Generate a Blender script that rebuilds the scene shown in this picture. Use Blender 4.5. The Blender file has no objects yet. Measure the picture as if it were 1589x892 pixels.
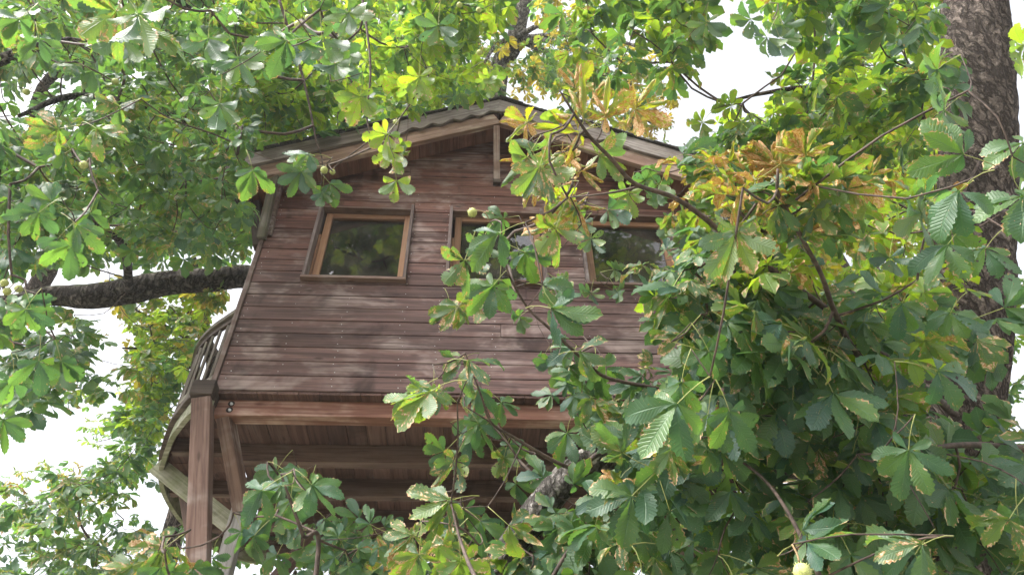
import bpy, bmesh, math, random
import numpy as np
from mathutils import Vector, Matrix, noise

rng = np.random.default_rng(11)
random.seed(5)
R = math.radians
scene = bpy.context.scene
col = scene.collection

# ------------------------------------------------------------------ camera
H = 4.785                                   # height of the treehouse floor above the ground
F_PX, PW, PH = 1140.0, 1589.0, 892.0
CAM = np.array([1.8194, -4.2563, H - 3.1855])
YAW, PITCH, ROLL = 0.0679, 0.78848, -0.02424
_F = np.array([math.sin(YAW) * math.cos(PITCH), math.cos(YAW) * math.cos(PITCH), math.sin(PITCH)])
_R = np.array([math.cos(YAW), -math.sin(YAW), 0.0])
_U = np.cross(_R, _F)
CR = _R * math.cos(ROLL) + _U * math.sin(ROLL)
CU = -_R * math.sin(ROLL) + _U * math.cos(ROLL)
cam_data = bpy.data.cameras.new('camera')
cam_data.sensor_width = 36.0
cam_data.lens = 36.0 * F_PX / PW
cam_data.clip_start, cam_data.clip_end = 0.05, 2000
cam = bpy.data.objects.new('camera', cam_data)
col.objects.link(cam)
cam.matrix_world = Matrix(((CR[0], CU[0], -_F[0], CAM[0]), (CR[1], CU[1], -_F[1], CAM[1]), (CR[2], CU[2], -_F[2], CAM[2]), (0, 0, 0, 1)))
scene.camera = cam

# ------------------------------------------------------------------ light
SUN_EL, SUN_AZ = R(52), R(235)              # azimuth clockwise from +Y: behind the viewer, a little to the left
world = bpy.data.worlds.new('World')
scene.world = world
world.use_nodes = True
nt = world.node_tree
nt.nodes.clear()
sky = nt.nodes.new('ShaderNodeTexSky')
sky.sky_type = 'NISHITA'
sky.sun_disc = False
sky.sun_elevation = SUN_EL
sky.sun_rotation = SUN_AZ
sky.dust_density = 6.0
hs = nt.nodes.new('ShaderNodeHueSaturation')
hs.inputs['Saturation'].default_value = 0.22          # thin bright overcast
bg = nt.nodes.new('ShaderNodeBackground')
bg.inputs['Strength'].default_value = 0.15
wo = nt.nodes.new('ShaderNodeOutputWorld')
nt.links.new(sky.outputs[0], hs.inputs['Color'])
nt.links.new(hs.outputs[0], bg.inputs['Color'])
nt.links.new(bg.outputs[0], wo.inputs['Surface'])
sd = bpy.data.lights.new('sun', 'SUN')
sd.energy = 2.1
sd.angle = R(25)
sd.color = (1.0, 0.96, 0.9)
sun = bpy.data.objects.new('sun', sd)
col.objects.link(sun)
sdir = Vector((math.sin(SUN_AZ) * math.cos(SUN_EL), math.cos(SUN_AZ) * math.cos(SUN_EL), math.sin(SUN_EL)))
sun.rotation_euler = sdir.to_track_quat('Z', 'Y').to_euler()
scene.view_settings.view_transform = 'Standard'
scene.view_settings.look = 'None'
scene.view_settings.exposure = 1.92
scene.view_settings.gamma = 1.0
scene.view_settings.use_curve_mapping = False
scene.cycles.use_denoising = True
scene.cycles.max_bounces = 7
scene.cycles.diffuse_bounces = 4
scene.cycles.glossy_bounces = 3
scene.cycles.transmission_bounces = 5
scene.cycles.transparent_max_bounces = 8
scene.cycles.caustics_reflective = False
scene.cycles.caustics_refractive = False

# ------------------------------------------------------------------ projection helpers (to read real positions off the photograph)
def ray(px, py):
    return _F + CR * (px - 794.5) / F_PX + CU * (446 - py) / F_PX
def at(px, py, d):                          # a point at distance d along the viewing axis
    return CAM + ray(px, py) * d
def at_y(px, py, y):
    r = ray(px, py)
    return CAM + r * (y - CAM[1]) / r[1]
def at_z(px, py, z):
    r = ray(px, py)
    return CAM + r * (z - CAM[2]) / r[2]
def project(P):
    d = np.asarray(P) - CAM
    z = d @ _F
    return np.stack([794.5 + F_PX * (d @ CR) / z, 446 - F_PX * (d @ CU) / z, z], -1)

# ------------------------------------------------------------------ object helpers
def tag(o, label=None, cat=None, group=None, kind=None):
    if label: o['label'] = label
    if cat: o['category'] = cat
    if group: o['group'] = group
    if kind: o['kind'] = kind
    return o
def empty(name, loc=(0, 0, 0)):
    o = bpy.data.objects.new(name, None)
    o.empty_display_size = 0.3
    o.location = loc
    col.objects.link(o)
    return o
def link_mesh(name, me, mat, parent=None, loc=(0, 0, 0), rot=None):
    o = bpy.data.objects.new(name, me)
    if mat is not None and not me.materials:
        me.materials.append(mat)
    col.objects.link(o)
    if parent is not None:
        o.parent = parent
        p = parent
        off = Vector((0, 0, 0))
        while p is not None:
            off += p.location
            p = p.parent
        o.location = Vector(loc) - off
    else:
        o.location = loc
    if rot is not None:
        o.rotation_euler = rot
    return o
def mesh_from(name, verts, faces, smooth=False):
    me = bpy.data.meshes.new(name)
    me.from_pydata([tuple(v) for v in verts], [], faces)
    me.update()
    if smooth:
        me.polygons.foreach_set('use_smooth', [True] * len(me.polygons))
    return me
def box_mesh(name, sx, sy, sz, bev=0.004, jit=0.0):
    bm = bmesh.new()
    bmesh.ops.create_cube(bm, size=1.0)
    bmesh.ops.scale(bm, vec=(sx, sy, sz), verts=bm.verts)
    if bev > 0:
        bmesh.ops.bevel(bm, geom=list(bm.edges), offset=min(bev, 0.3 * min(sx, sy, sz)), segments=2, affect='EDGES', profile=0.6)
    me = bpy.data.meshes.new(name)
    bm.to_mesh(me)
    bm.free()
    return me
def box(name, x0, x1, y0, y1, z0, z1, mat, parent, bev=0.004):      # z relative to the treehouse floor
    me = box_mesh(name, x1 - x0, y1 - y0, z1 - z0, bev)
    return link_mesh(name, me, mat, parent, ((x0 + x1) / 2, (y0 + y1) / 2, (z0 + z1) / 2 + H))
def beam(name, a, b, w, t, mat, parent, up=(0, 0, 1), bev=0.005):   # squared timber from a to b: w across, t along 'up'
    a, b = Vector(a), Vector(b)
    d = b - a
    me = box_mesh(name, d.length, w, t, bev)
    x = d.normalized()
    u = Vector(up)
    z = (u - x * u.dot(x)).normalized()
    y = z.cross(x)
    o = link_mesh(name, me, mat, parent, (a + b) / 2)
    o.rotation_euler = Matrix((x, y, z)).transposed().to_euler()
    return o

def clip_poly(poly, n, c):                  # keep n.p <= c (2D)
    out = []
    for i in range(len(poly)):
        p, q = poly[i], poly[(i + 1) % len(poly)]
        dp, dq = n[0] * p[0] + n[1] * p[1] - c, n[0] * q[0] + n[1] * q[1] - c
        if dp <= 0: out.append(p)
        if (dp < 0 < dq) or (dq < 0 < dp):
            t = dp / (dp - dq)
            out.append((p[0] + t * (q[0] - p[0]), p[1] + t * (q[1] - p[1])))
    return out
def prism_xz(name, poly, y_front, y_back, mat, parent, cham=0.004):  # board face in the xz plane, chamfered front edge
    cx = sum(p[0] for p in poly) / len(poly)
    cz = sum(p[1] for p in poly) / len(poly)
    xs = [p[0] for p in poly]; zs = [p[1] for p in poly]
    hx, hz = (max(xs) - min(xs)) / 2, (max(zs) - min(zs)) / 2
    kx, kz = max(0.0, 1 - cham / max(hx, 1e-4)), max(0.0, 1 - cham / max(hz, 1e-4))
    n = len(poly)
    v = [((p[0] - cx) * kx, y_front, (p[1] - cz) * kz) for p in poly]
    v += [(p[0] - cx, y_front + cham, p[1] - cz) for p in poly]
    v += [(p[0] - cx, y_back, p[1] - cz) for p in poly]
    f = [tuple(range(n)), tuple(range(3 * n - 1, 2 * n - 1, -1))]
    for r_ in (0, n):
        for i in range(n):
            j = (i + 1) % n
            f.append((r_ + i, r_ + n + i, r_ + n + j, r_ + j))
    me = mesh_from(name, v, f)
    bm = bmesh.new(); bm.from_mesh(me); bmesh.ops.recalc_face_normals(bm, faces=bm.faces); bm.to_mesh(me); bm.free()
    return link_mesh(name, me, mat, parent, (cx, 0, cz + H))

def tube_arrays(pts, rad, sides=8, bump=0.0, seed=0.0, freq=6.0):
    pts = np.asarray(pts, float)
    n = len(pts)
    rad = np.broadcast_to(np.asarray(rad, float), (n,))
    tan = np.gradient(pts, axis=0)
    tan /= np.linalg.norm(tan, axis=1)[:, None] + 1e-9
    ref = np.array([0, 0, 1.0]) if abs(tan[0][2]) < 0.85 else np.array([1.0, 0, 0])
    V = []
    u = np.cross(ref, tan[0]); u /= np.linalg.norm(u)
    for i in range(n):
        u = u - tan[i] * (u @ tan[i]); u /= np.linalg.norm(u) + 1e-9
        w = np.cross(tan[i], u)
        for k in range(sides):
            a = 2 * math.pi * k / sides
            d = u * math.cos(a) + w * math.sin(a)
            r_ = rad[i]
            if bump:
                q = pts[i] + d * rad[i]
                # vertical plates and cracks
                rd = noise.noise(Vector((math.cos(a) * freq * .9 + seed, math.sin(a) * freq * .9, i * 0.11 + seed)))
                rd2 = noise.noise(Vector(tuple(q * 9.0)) + Vector((seed, 0, 0)))
                rd3 = noise.noise(Vector((math.cos(a) * freq * 2.3 + seed, math.sin(a) * freq * 2.3, i * 0.33)))
                r_ = r_ * (1 + .06 * noise.noise(Vector(tuple(q * 1.3)))) + bump * (rd + .5 * rd2 + .7 * rd3)
            V.append(pts[i] + d * r_)
    F = []
    for i in range(n - 1):
        for k in range(sides):
            j = (k + 1) % sides
            F.append((i * sides + k, i * sides + j, (i + 1) * sides + j, (i + 1) * sides + k))
    F.append(tuple(range(sides - 1, -1, -1)))
    F.append(tuple((n - 1) * sides + k for k in range(sides)))
    return V, F
def smooth_path(pts, n):
    pts = np.asarray(pts, float)
    P = np.vstack([2 * pts[0] - pts[1], pts, 2 * pts[-1] - pts[-2]])
    out = []
    m = len(pts) - 1
    for s in np.linspace(0, m, n):
        i = min(int(s), m - 1); t = s - i
        p0, p1, p2, p3 = P[i], P[i + 1], P[i + 2], P[i + 3]
        out.append(.5 * (2 * p1 + (p2 - p0) * t + (2 * p0 - 5 * p1 + 4 * p2 - p3) * t * t + (3 * p1 - p0 - 3 * p2 + p3) * t ** 3))
    return np.array(out)
def tube(name, pts, rad, mat, parent, sides=10, n=None, bump=0.0, seed=0.0, freq=6.0):
    n = n or max(8, 6 * len(pts))
    path = smooth_path(pts, n)
    rr = np.interp(np.linspace(0, 1, n), np.linspace(0, 1, len(np.atleast_1d(rad))), np.atleast_1d(rad))
    V, F = tube_arrays(path, rr, sides, bump, seed, freq)
    me = mesh_from(name, V, F, True)
    return link_mesh(name, me, mat, parent, (0, 0, 0)), path, rr

# ------------------------------------------------------------------ materials
class N:
    def __init__(s, name):
        s.m = bpy.data.materials.new(name); s.m.use_nodes = True
        s.t = s.m.node_tree; s.t.nodes.clear()
        s.out = s.add('ShaderNodeOutputMaterial')
    def add(s, t, **kw):
        n = s.t.nodes.new(t)
        for k, v in kw.items(): setattr(n, k, v)
        return n
    def put(s, sock, v):
        if isinstance(v, bpy.types.NodeSocket): s.t.links.new(v, sock)
        elif v is not None: sock.default_value = v
    def math(s, op, a, b=None, c=None, clamp=False):
        n = s.add('ShaderNodeMath', operation=op, use_clamp=clamp)
        s.put(n.inputs[0], a)
        if b is not None: s.put(n.inputs[1], b)
        if c is not None: s.put(n.inputs[2], c)
        return n.outputs[0]
    def vmath(s, op, a, b=None):
        n = s.add('ShaderNodeVectorMath', operation=op)
        s.put(n.inputs[0], a)
        if b is not None: s.put(n.inputs[1], b)
        return n.outputs[0]
    def mix(s, f, a, b, blend='MIX'):
        n = s.add('ShaderNodeMix', data_type='RGBA', blend_type=blend)
        s.put(n.inputs[0], f); s.put(n.inputs[6], a); s.put(n.inputs[7], b)
        return n.outputs[2]
    def ramp(s, f, lo, hi):
        n = s.add('ShaderNodeMapRange', interpolation_type='SMOOTHSTEP')
        s.put(n.inputs[0], f); n.inputs[1].default_value = lo; n.inputs[2].default_value = hi
        return n.outputs[0]
    def noise(s, vec, scale, detail=3, rough=.55, dist=0.0):
        n = s.add('ShaderNodeTexNoise')
        s.put(n.inputs['Vector'], vec); n.inputs['Scale'].default_value = scale
        n.inputs['Detail'].default_value = detail; n.inputs['Roughness'].default_value = rough
        n.inputs['Distortion'].default_value = dist
        return n.outputs[0]
    def bump(s, h, strength, dist=.01):
        n = s.add('ShaderNodeBump'); s.put(n.inputs['Height'], h)
        n.inputs['Strength'].default_value = strength; n.inputs['Distance'].default_value = dist
        return n.outputs[0]
    def bsdf(s, colr, rough=.8, normal=None, spec=.3, **kw):
        n = s.add('ShaderNodeBsdfPrincipled')
        s.put(n.inputs['Base Color'], colr); s.put(n.inputs['Roughness'], rough)
        n.inputs['Specular IOR Level'].default_value = spec
        if normal is not None: s.put(n.inputs['Normal'], normal)
        for k, v in kw.items(): s.put(n.inputs[k], v)
        return n.outputs[0]
    def done(s, sh):
        s.t.links.new(sh, s.out.inputs['Surface']); return s.m
def c4(c): return (c[0], c[1], c[2], 1.0)

def wood(name, a, b, pale, pale_amt=.35, stain=.5, axis='X', green=0.0, rough=.75, sheltered=None):
    """sawn timber: grain along one local axis, knots, silvered and stained patches"""
    s = N(name)
    tc = s.add('ShaderNodeTexCoord'); oi = s.add('ShaderNodeObjectInfo'); geo = s.add('ShaderNodeNewGeometry')
    off = s.add('ShaderNodeCombineXYZ')
    for i, k in enumerate((37.0, 91.0, 53.0)):
        s.put(off.inputs[i], s.math('MULTIPLY', oi.outputs['Random'], k))
    p = s.vmath('ADD', tc.outputs['Object'], off.outputs[0])
    sc = {'X': (1.2, 26, 26), 'Y': (26, 1.2, 26), 'Z': (26, 26, 1.2)}[axis]
    g = s.vmath('MULTIPLY', p, sc)
    g1 = s.noise(g, 1.0, 5, .6, .6)
    sc2 = tuple(v * 3.2 for v in sc)
    g2 = s.noise(s.vmath('MULTIPLY', p, sc2), 1.0, 3, .6, .2)
    sk = {'X': (3.2, 9, 9), 'Y': (9, 3.2, 9), 'Z': (9, 9, 3.2)}[axis]
    vo = s.add('ShaderNodeTexVoronoi', feature='F1')
    s.put(vo.inputs['Vector'], s.vmath('MULTIPLY', p, sk)); vo.inputs['Scale'].default_value = 1.0
    knot = s.math('SUBTRACT', 1.0, s.ramp(vo.outputs['Distance'], .05, .17))
    base = s.mix(s.ramp(g1, .32, .68), c4(a), c4(b))
    base = s.mix(s.math('MULTIPLY', s.ramp(g2, .5, .72), .5), base, c4([v * .45 for v in a]))
    tone = s.math('MULTIPLY_ADD', oi.outputs['Random'], .5, .75)
    tn = s.add('ShaderNodeCombineColor')
    for i in range(3): s.put(tn.inputs[i], tone)
    base = s.mix(1.0, base, tn.outputs[0], 'MULTIPLY')
    pos = geo.outputs['Position']
    if sheltered:                            # boards near the eaves keep their red, the weather side is greyed
        sz = s.add('ShaderNodeSeparateXYZ'); s.put(sz.inputs[0], pos)
        wz = s.ramp(s.math('ADD', sz.outputs[2], s.math('MULTIPLY_ADD', s.noise(pos, 1.4, 3), 1.4, -.7)), H + .9, H + 2.3)
        base = s.mix(1.0, base, s.mix(wz, (1, 1, 1, 1), c4(sheltered)), 'MULTIPLY')
    st = s.noise(s.vmath('ADD', s.vmath('MULTIPLY', pos, (2.6, 2.6, 1.6)), s.vmath('MULTIPLY', off.outputs[0], (0, 0, .03))), 1.0, 4, .6, .4)
    base = s.mix(s.math('MULTIPLY', s.ramp(st, .53, .7), stain), base, c4([v * .33 for v in a]))
    pl = s.noise(s.vmath('ADD', s.vmath('MULTIPLY', pos, (1.7, 1.7, 3.0)), (7.3, 2.1, 4.4)), 1.0, 4, .65, .3)
    pm = s.math('MULTIPLY', s.ramp(pl, .47, .68), s.ramp(g1, .3, .62))
    base = s.mix(s.math('MULTIPLY', pm, pale_amt), base, c4(pale))
    base = s.mix(s.math('MULTIPLY', knot, .65), base, c4([v * .4 for v in a]))
    if green:
        gn = s.noise(pos, 5.0, 4, .7)
        base = s.mix(s.math('MULTIPLY', s.ramp(gn, .35, .65), green), base, (.13, .16, .05, 1))
    h = s.math('ADD', g1, s.math('MULTIPLY', g2, .6))
    return s.done(s.bsdf(base, s.math('MULTIPLY_ADD', g1, .25, rough - .12), s.bump(h, .45, .004), .25))

M = {}
M['plank'] = wood('plank_wood', (.070, .041, .039), (.155, .091, .083), (.37, .295, .28), .68, .7, sheltered=(1.25, 1.0, .86))
M['plank_z'] = wood('trim_wood', (.12, .075, .065), (.2, .14, .125), (.42, .38, .37), .6, .4, 'Z')
M['casing'] = wood('casing_wood', (.12, .085, .08), (.22, .17, .165), (.42, .38, .38), .6, .3, 'Z')
M['casing_x'] = wood('casing_wood_level', (.12, .07, .06), (.2, .13, .11), (.34, .3, .29), .4, .3, 'X')
M['sash_z'] = wood('sash_wood', (.2, .1, .058), (.32, .175, .105), (.42, .3, .22), .3, .15, 'Z', rough=.55)
M['sash_x'] = wood('sash_wood_level', (.2, .1, .058), (.32, .175, .105), (.42, .3, .22), .3, .15, 'X', rough=.55)
M['beam'] = wood('beam_wood', (.2, .088, .062), (.33, .165, .122), (.55, .4, .34), .7, .4, 'X')
M['joist'] = wood('joist_wood', (.088, .055, .047), (.148, .096, .082), (.26, .2, .18), .35, .5, 'X')
M['floor'] = wood('floor_wood', (.085, .046, .04), (.145, .083, .07), (.22, .17, .15), .25, .5, 'Y')
M['soffit'] = wood('soffit_wood', (.15, .066, .046), (.25, .12, .086), (.28, .2, .16), .2, .3, 'Y')
M['post'] = wood('post_wood', (.125, .074, .06), (.235, .15, .125), (.4, .34, .32), .75, .5, 'X')
M['grey'] = wood('silvered_wood', (.22, .2, .19), (.36, .34, .33), (.5, .48, .47), .5, .35, 'X')
M['barge'] = wood('barge_wood', (.11, .085, .078), (.23, .19, .178), (.38, .345, .33), .6, .5, 'X')
M['fly'] = wood('fly_rafter_wood', (.16, .095, .072), (.27, .175, .14), (.5, .43, .37), .7, .4, 'X')
M['rail'] = wood('rail_wood', (.1, .08, .07), (.19, .155, .138), (.34, .31, .29), .5, .4, 'X', green=.2)
M['rail_z'] = wood('baluster_wood', (.12, .1, .09), (.22, .19, .175), (.36, .33, .32), .5, .3, 'Z', green=.15)
M['greenwood'] = wood('algae_wood', (.2, .19, .14), (.36, .35, .28), (.5, .49, .43), .5, .25, 'X', green=.55)
M['darkwood'] = wood('dark_wood', (.055, .04, .034), (.11, .082, .07), (.2, .17, .15), .3, .3, 'X')

def simple(name, colr, rough=.6, metal=0.0, nscale=0, var=.25):
    s = N(name)
    base = c4(colr)
    if nscale:
        tc = s.add('ShaderNodeTexCoord')
        n = s.noise(tc.outputs['Object'], nscale, 4)
        base = s.mix(s.ramp(n, .35, .65), c4([v * (1 - var) for v in colr]), c4([min(1, v * (1 + var)) for v in colr]))
    return s.done(s.bsdf(base, rough, None, .4, Metallic=metal))
M['nail'] = simple('nail_steel', (.6, .6, .6), .45, .6)
M['bolt'] = simple('bolt_steel', (.7, .7, .7), .35, .9)
M['hole_shade_disc'] = simple('hole_shade', (.03, .02, .018), .9)
M['shingle'] = simple('bitumen_shingle', (.05, .045, .045), .9, 0, 60, .5)
M['core'] = simple('wall_core', (.17, .08, .06), .9, 0, 12, .3)
M['inside'] = simple('inside_lining', (.12, .08, .055), .85, 0, 4, .3)

def moss_mat():
    s = N('moss'); geo = s.add('ShaderNodeNewGeometry')
    n = s.noise(geo.outputs['Position'], 30, 5, .7)
    b = s.mix(s.ramp(n, .35, .65), (.025, .028, .012, 1), (.08, .1, .03, 1))
    return s.done(s.bsdf(b, .95, s.bump(n, .9, .02), .1))
M['moss'] = moss_mat()

def glass_mat():
    s = N('window_glass')
    geo = s.add('ShaderNodeNewGeometry')
    dn = s.noise(geo.outputs['Position'], 3.0, 4, .65)
    gl = s.add('ShaderNodeBsdfGlossy'); gl.inputs['Roughness'].default_value = .015; gl.inputs['Color'].default_value = (.8, .8, .82, 1)
    wv = s.noise(geo.outputs['Position'], 2.2, 1)
    s.put(gl.inputs['Normal'], s.bump(wv, .03, .02))
    tr = s.add('ShaderNodeBsdfTransparent'); tr.inputs['Color'].default_value = (.72, .72, .68, 1)
    fr = s.add('ShaderNodeFresnel'); fr.inputs['IOR'].default_value = 1.52
    f2 = s.math('MULTIPLY', fr.outputs[0], 1.75, clamp=True)          # two faces of the pane
    m = s.add('ShaderNodeMixShader'); s.put(m.inputs[0], f2); s.put(m.inputs[1], tr.outputs[0]); s.put(m.inputs[2], gl.outputs[0])
    df = s.add('ShaderNodeBsdfDiffuse'); df.inputs['Color'].default_value = (.30, .26, .22, 1)
    m2 = s.add('ShaderNodeMixShader'); s.put(m2.inputs[0], s.math('MULTIPLY', s.ramp(dn, .25, .75), .15))
    s.put(m2.inputs[1], m.outputs[0]); s.put(m2.inputs[2], df.outputs[0])
    return s.done(m2.outputs[0])
M['glass'] = glass_mat()

def bark_mat(name, a, b, scale=1.0, moss=0.0):
    """flaking plates: long warped fissures, cross cracks and mottled lichen"""
    s = N(name); geo = s.add('ShaderNodeNewGeometry')
    p = geo.outputs['Position']
    w = s.add('ShaderNodeTexNoise'); s.put(w.inputs['Vector'], p); w.inputs['Scale'].default_value = 7 * scale; w.inputs['Detail'].default_value = 3
    pw = s.vmath('ADD', p, s.vmath('MULTIPLY', s.vmath('SUBTRACT', w.outputs['Color'], (.5, .5, .5)), (.10, .10, .10)))
    f1 = s.noise(s.vmath('MULTIPLY', pw, (1, 1, .28)), 13 * scale, 4, .58)
    rid = s.math('ABSOLUTE', s.math('MULTIPLY_ADD', f1, 2.0, -1.0))
    fis = s.ramp(rid, .0, .22)
    f2 = s.noise(s.vmath('MULTIPLY', pw, (1, 1, .8)), 22 * scale, 4, .65)
    rid2 = s.ramp(s.math('ABSOLUTE', s.math('MULTIPLY_ADD', f2, 2.0, -1.0)), .0, .14)
    plate = s.math('MULTIPLY', fis, s.math('MULTIPLY_ADD', rid2, .45, .55))
    fine = s.noise(p, 110 * scale, 4, .7)
    big = s.noise(p, 3.2 * scale, 4, .6)
    base = s.mix(s.ramp(s.math('ADD', s.math('MULTIPLY', fine, .6), s.math('MULTIPLY', f2, .4)), .35, .65), c4(a), c4(b))
    base = s.mix(s.math('MULTIPLY', s.ramp(big, .5, .7), .3), base, c4([min(1, v * 1.55) for v in b]))
    base = s.mix(plate, c4([v * .3 for v in a]), base)
    if moss:
        nz = s.add('ShaderNodeSeparateXYZ'); s.put(nz.inputs[0], geo.outputs['Normal'])
        mm = s.math('MULTIPLY', s.ramp(nz.outputs[2], .1, .7), s.ramp(s.noise(p, 7.0, 4, .7), .36, .6))
        base = s.mix(s.math('MULTIPLY', mm, moss), base, (.06, .085, .02, 1))
    h = s.math('ADD', plate, s.math('MULTIPLY', fine, .2))
    return s.done(s.bsdf(base, .9, s.bump(h, 1.0, .03 / scale), .12))
M['bark'] = bark_mat('chestnut_bark', (.115, .09, .077), (.225, .185, .16))
M['bark_grey'] = bark_mat('grey_bark', (.2, .18, .165), (.4, .37, .35), 1.0)
M['bark_moss'] = bark_mat('mossy_bark', (.09, .075, .068), (.19, .165, .15), 1.0, .85)
M['twig'] = simple('twig_bark', (.075, .052, .042), .75, 0, 30, .4)

def leaf_mat(name, top, under, trans, brown_th, brown=(.33, .16, .06), tan=(.62, .47, .3), tr_amt=.40, spread=.0):
    """compound-leaf surface: midrib and side veins, blotch-mined brown margins; 'luv' = (along, across, per-leaflet random)"""
    s = N(name)
    at_ = s.add('ShaderNodeAttribute', attribute_name='luv')
    sx = s.add('ShaderNodeSeparateXYZ'); s.put(sx.inputs[0], at_.outputs['Vector'])
    u, v, lr = sx.outputs[0], sx.outputs[1], sx.outputs[2]
    oi = s.add('ShaderNodeObjectInfo'); geo = s.add('ShaderNodeNewGeometry')
    rnd = s.math('FRACT', s.math('ADD', s.math('MULTIPLY', oi.outputs['Random'], 7.31), lr))
    av = s.math('ABSOLUTE', v)
    # side veins run forward at a slant
    ph = s.math('MULTIPLY', s.math('SUBTRACT', u, s.math('MULTIPLY', av, .13)), 88.0)
    vein = s.math('POWER', s.math('MULTIPLY_ADD', s.math('SINE', ph), .5, .5), 5.0)
    mid = s.math('SUBTRACT', 1.0, s.ramp(av, .03, .1))
    veins = s.math('MAXIMUM', s.math('MULTIPLY', vein, .45), mid)
    cx = s.add('ShaderNodeCombineXYZ')
    s.put(cx.inputs[0], s.math('MULTIPLY', u, 5.0)); s.put(cx.inputs[1], s.math('MULTIPLY', v, 1.6)); s.put(cx.inputs[2], s.math('MULTIPLY', rnd, 60.0))
    bl = s.noise(cx.outputs[0], 1.0, 4, .6, .3)
    edge = s.math('MULTIPLY', s.math('POWER', av, 3.0), .15)
    edge = s.math('ADD', edge, s.math('MULTIPLY', s.math('POWER', u, 3.0), .12))
    en = s.noise(s.vmath('ADD', cx.outputs[0], (17.0, 3.0, 5.0)), .8, 2, .5)
    edge = s.math('MULTIPLY', edge, s.math('MULTIPLY', s.ramp(en, .42, .68), 1.6))
    bn = s.math('ADD', bl, s.math('MULTIPLY', edge, s.math('MULTIPLY_ADD', rnd, 1.1, .25)))
    bn = s.math('SUBTRACT', bn, s.math('MULTIPLY', vein, .05))
    bn = s.math('ADD', bn, s.math('MULTIPLY', s.math('SUBTRACT', s.math('FRACT', s.math('MULTIPLY', rnd, 13.7)), .5), spread))
    sp = s.noise(cx.outputs[0], 5.5, 2, .5)
    bn = s.math('MAXIMUM', bn, s.math('MULTIPLY_ADD', s.ramp(sp, .70, .74), .12, brown_th - .07))
    bm_ = s.ramp(bn, brown_th, brown_th + .02)
    yl = s.ramp(bn, brown_th - .07, brown_th + .005)
    hv = s.math('MULTIPLY_ADD', rnd, .5, .75)
    tn = s.add('ShaderNodeCombineColor')
    s.put(tn.inputs[0], s.math('MULTIPLY_ADD', rnd, .7, .62)); s.put(tn.inputs[1], hv); s.put(tn.inputs[2], s.math('MULTIPLY_ADD', rnd, -.5, 1.2))
    surf = s.mix(geo.outputs['Backfacing'], c4(top), c4(under))
    surf = s.mix(1.0, surf, tn.outputs[0], 'MULTIPLY')
    surf = s.mix(s.math('MULTIPLY', veins, .38), surf, c4([min(1, k * 2.1) for k in top]))
    surf = s.mix(s.math('MULTIPLY', yl, .42), surf, (.26, .24, .03, 1))
    bc = s.mix(s.ramp(s.noise(cx.outputs[0], 3.1, 2), .35, .65), c4(brown), c4(tan))
    surf = s.mix(bm_, surf, bc)
    tc_ = s.mix(1.0, c4(trans), tn.outputs[0], 'MULTIPLY')
    tc_ = s.mix(s.math('MULTIPLY', yl, .5), tc_, (.62, .42, .03, 1))
    tc_ = s.mix(bm_, tc_, (.45, .25, .05, 1))
    tc_ = s.mix(s.math('MULTIPLY', veins, .35), tc_, c4([k * .45 for k in trans]))
    stem = s.ramp(s.math('MULTIPLY', u, -1.0), .001, .01)
    surf = s.mix(stem, surf, (.28, .3, .09, 1))
    nb = s.bump(s.math('ADD', s.math('MULTIPLY', veins, -1.0), s.math('MULTIPLY', bl, .5)), .5, .004)
    p = s.bsdf(surf, s.math('MULTIPLY_ADD', bm_, .3, .42), nb, .5)
    t = s.add('ShaderNodeBsdfTranslucent'); s.put(t.inputs['Color'], tc_); s.put(t.inputs['Normal'], nb)
    m = s.add('ShaderNodeMixShader')
    s.put(m.inputs[0], s.math('MULTIPLY', s.math('MULTIPLY', s.math('SUBTRACT', 1.0, stem), s.math('MULTIPLY_ADD', bm_, -.55, 1.0)), tr_amt)); s.put(m.inputs[1], p); s.put(m.inputs[2], t.outputs[0])
    return s.done(m.outputs[0])
LM = {
    'g': leaf_mat('chestnut_leaf', (.060, .118, .058), (.098, .148, .078), (.175, .36, .055), .73, tr_amt=.37),
    'b': leaf_mat('chestnut_leaf_mined', (.066, .115, .05), (.11, .155, .068), (.25, .41, .045), .62, spread=.15),
    'c': leaf_mat('chestnut_leaf_withered', (.10, .15, .04), (.15, .19, .055), (.46, .54, .03), .50, spread=.3, brown=(.38, .155, .03), tan=(.62, .45, .24)),
    'y': leaf_mat('chestnut_leaf_backlit', (.082, .145, .038), (.13, .19, .052), (.42, .62, .04), .66, spread=.08, tr_amt=.45),  # backlit glow put into the colour: brighter and more translucent than the plain leaf
    'o': leaf_mat('yellowing_leaf', (.25, .22, .05), (.3, .26, .07), (.62, .52, .05), .6, spread=.2, brown=(.46, .22, .06)),
}

# ------------------------------------------------------------------ ground
def make_ground():
    n, S = 60, 300.0
    V, F = [], []
    for i in range(n + 1):
        for j in range(n + 1):
            x = S * ((i / n * 2 - 1) ** 3); y = S * ((j / n * 2 - 1) ** 3)
            V.append((x, y, .12 * noise.noise(Vector((x * .3, y * .3, 0)))))
    for i in range(n):
        for j in range(n):
            a = i * (n + 1) + j
            F.append((a, a + n + 1, a + n + 2, a + 1))
    s = N('bounce_ground'); geo = s.add('ShaderNodeNewGeometry')  # ground out of view, made pale so its bounce brightens the undersides
    n1 = s.noise(geo.outputs['Position'], .8, 5, .6); n2 = s.noise(geo.outputs['Position'], 40, 3, .6)
    b = s.mix(s.ramp(n1, .35, .65), (.16, .16, .11, 1), (.25, .235, .2, 1))
    b = s.mix(s.math('MULTIPLY', n2, .5), b, (.11, .105, .06, 1))
    m = s.done(s.bsdf(b, .95, s.bump(n2, .6, .03), .1))
    o = link_mesh('ground', mesh_from('ground', V, F, True), m)
    tag(o, kind='structure')
make_ground()

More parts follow.
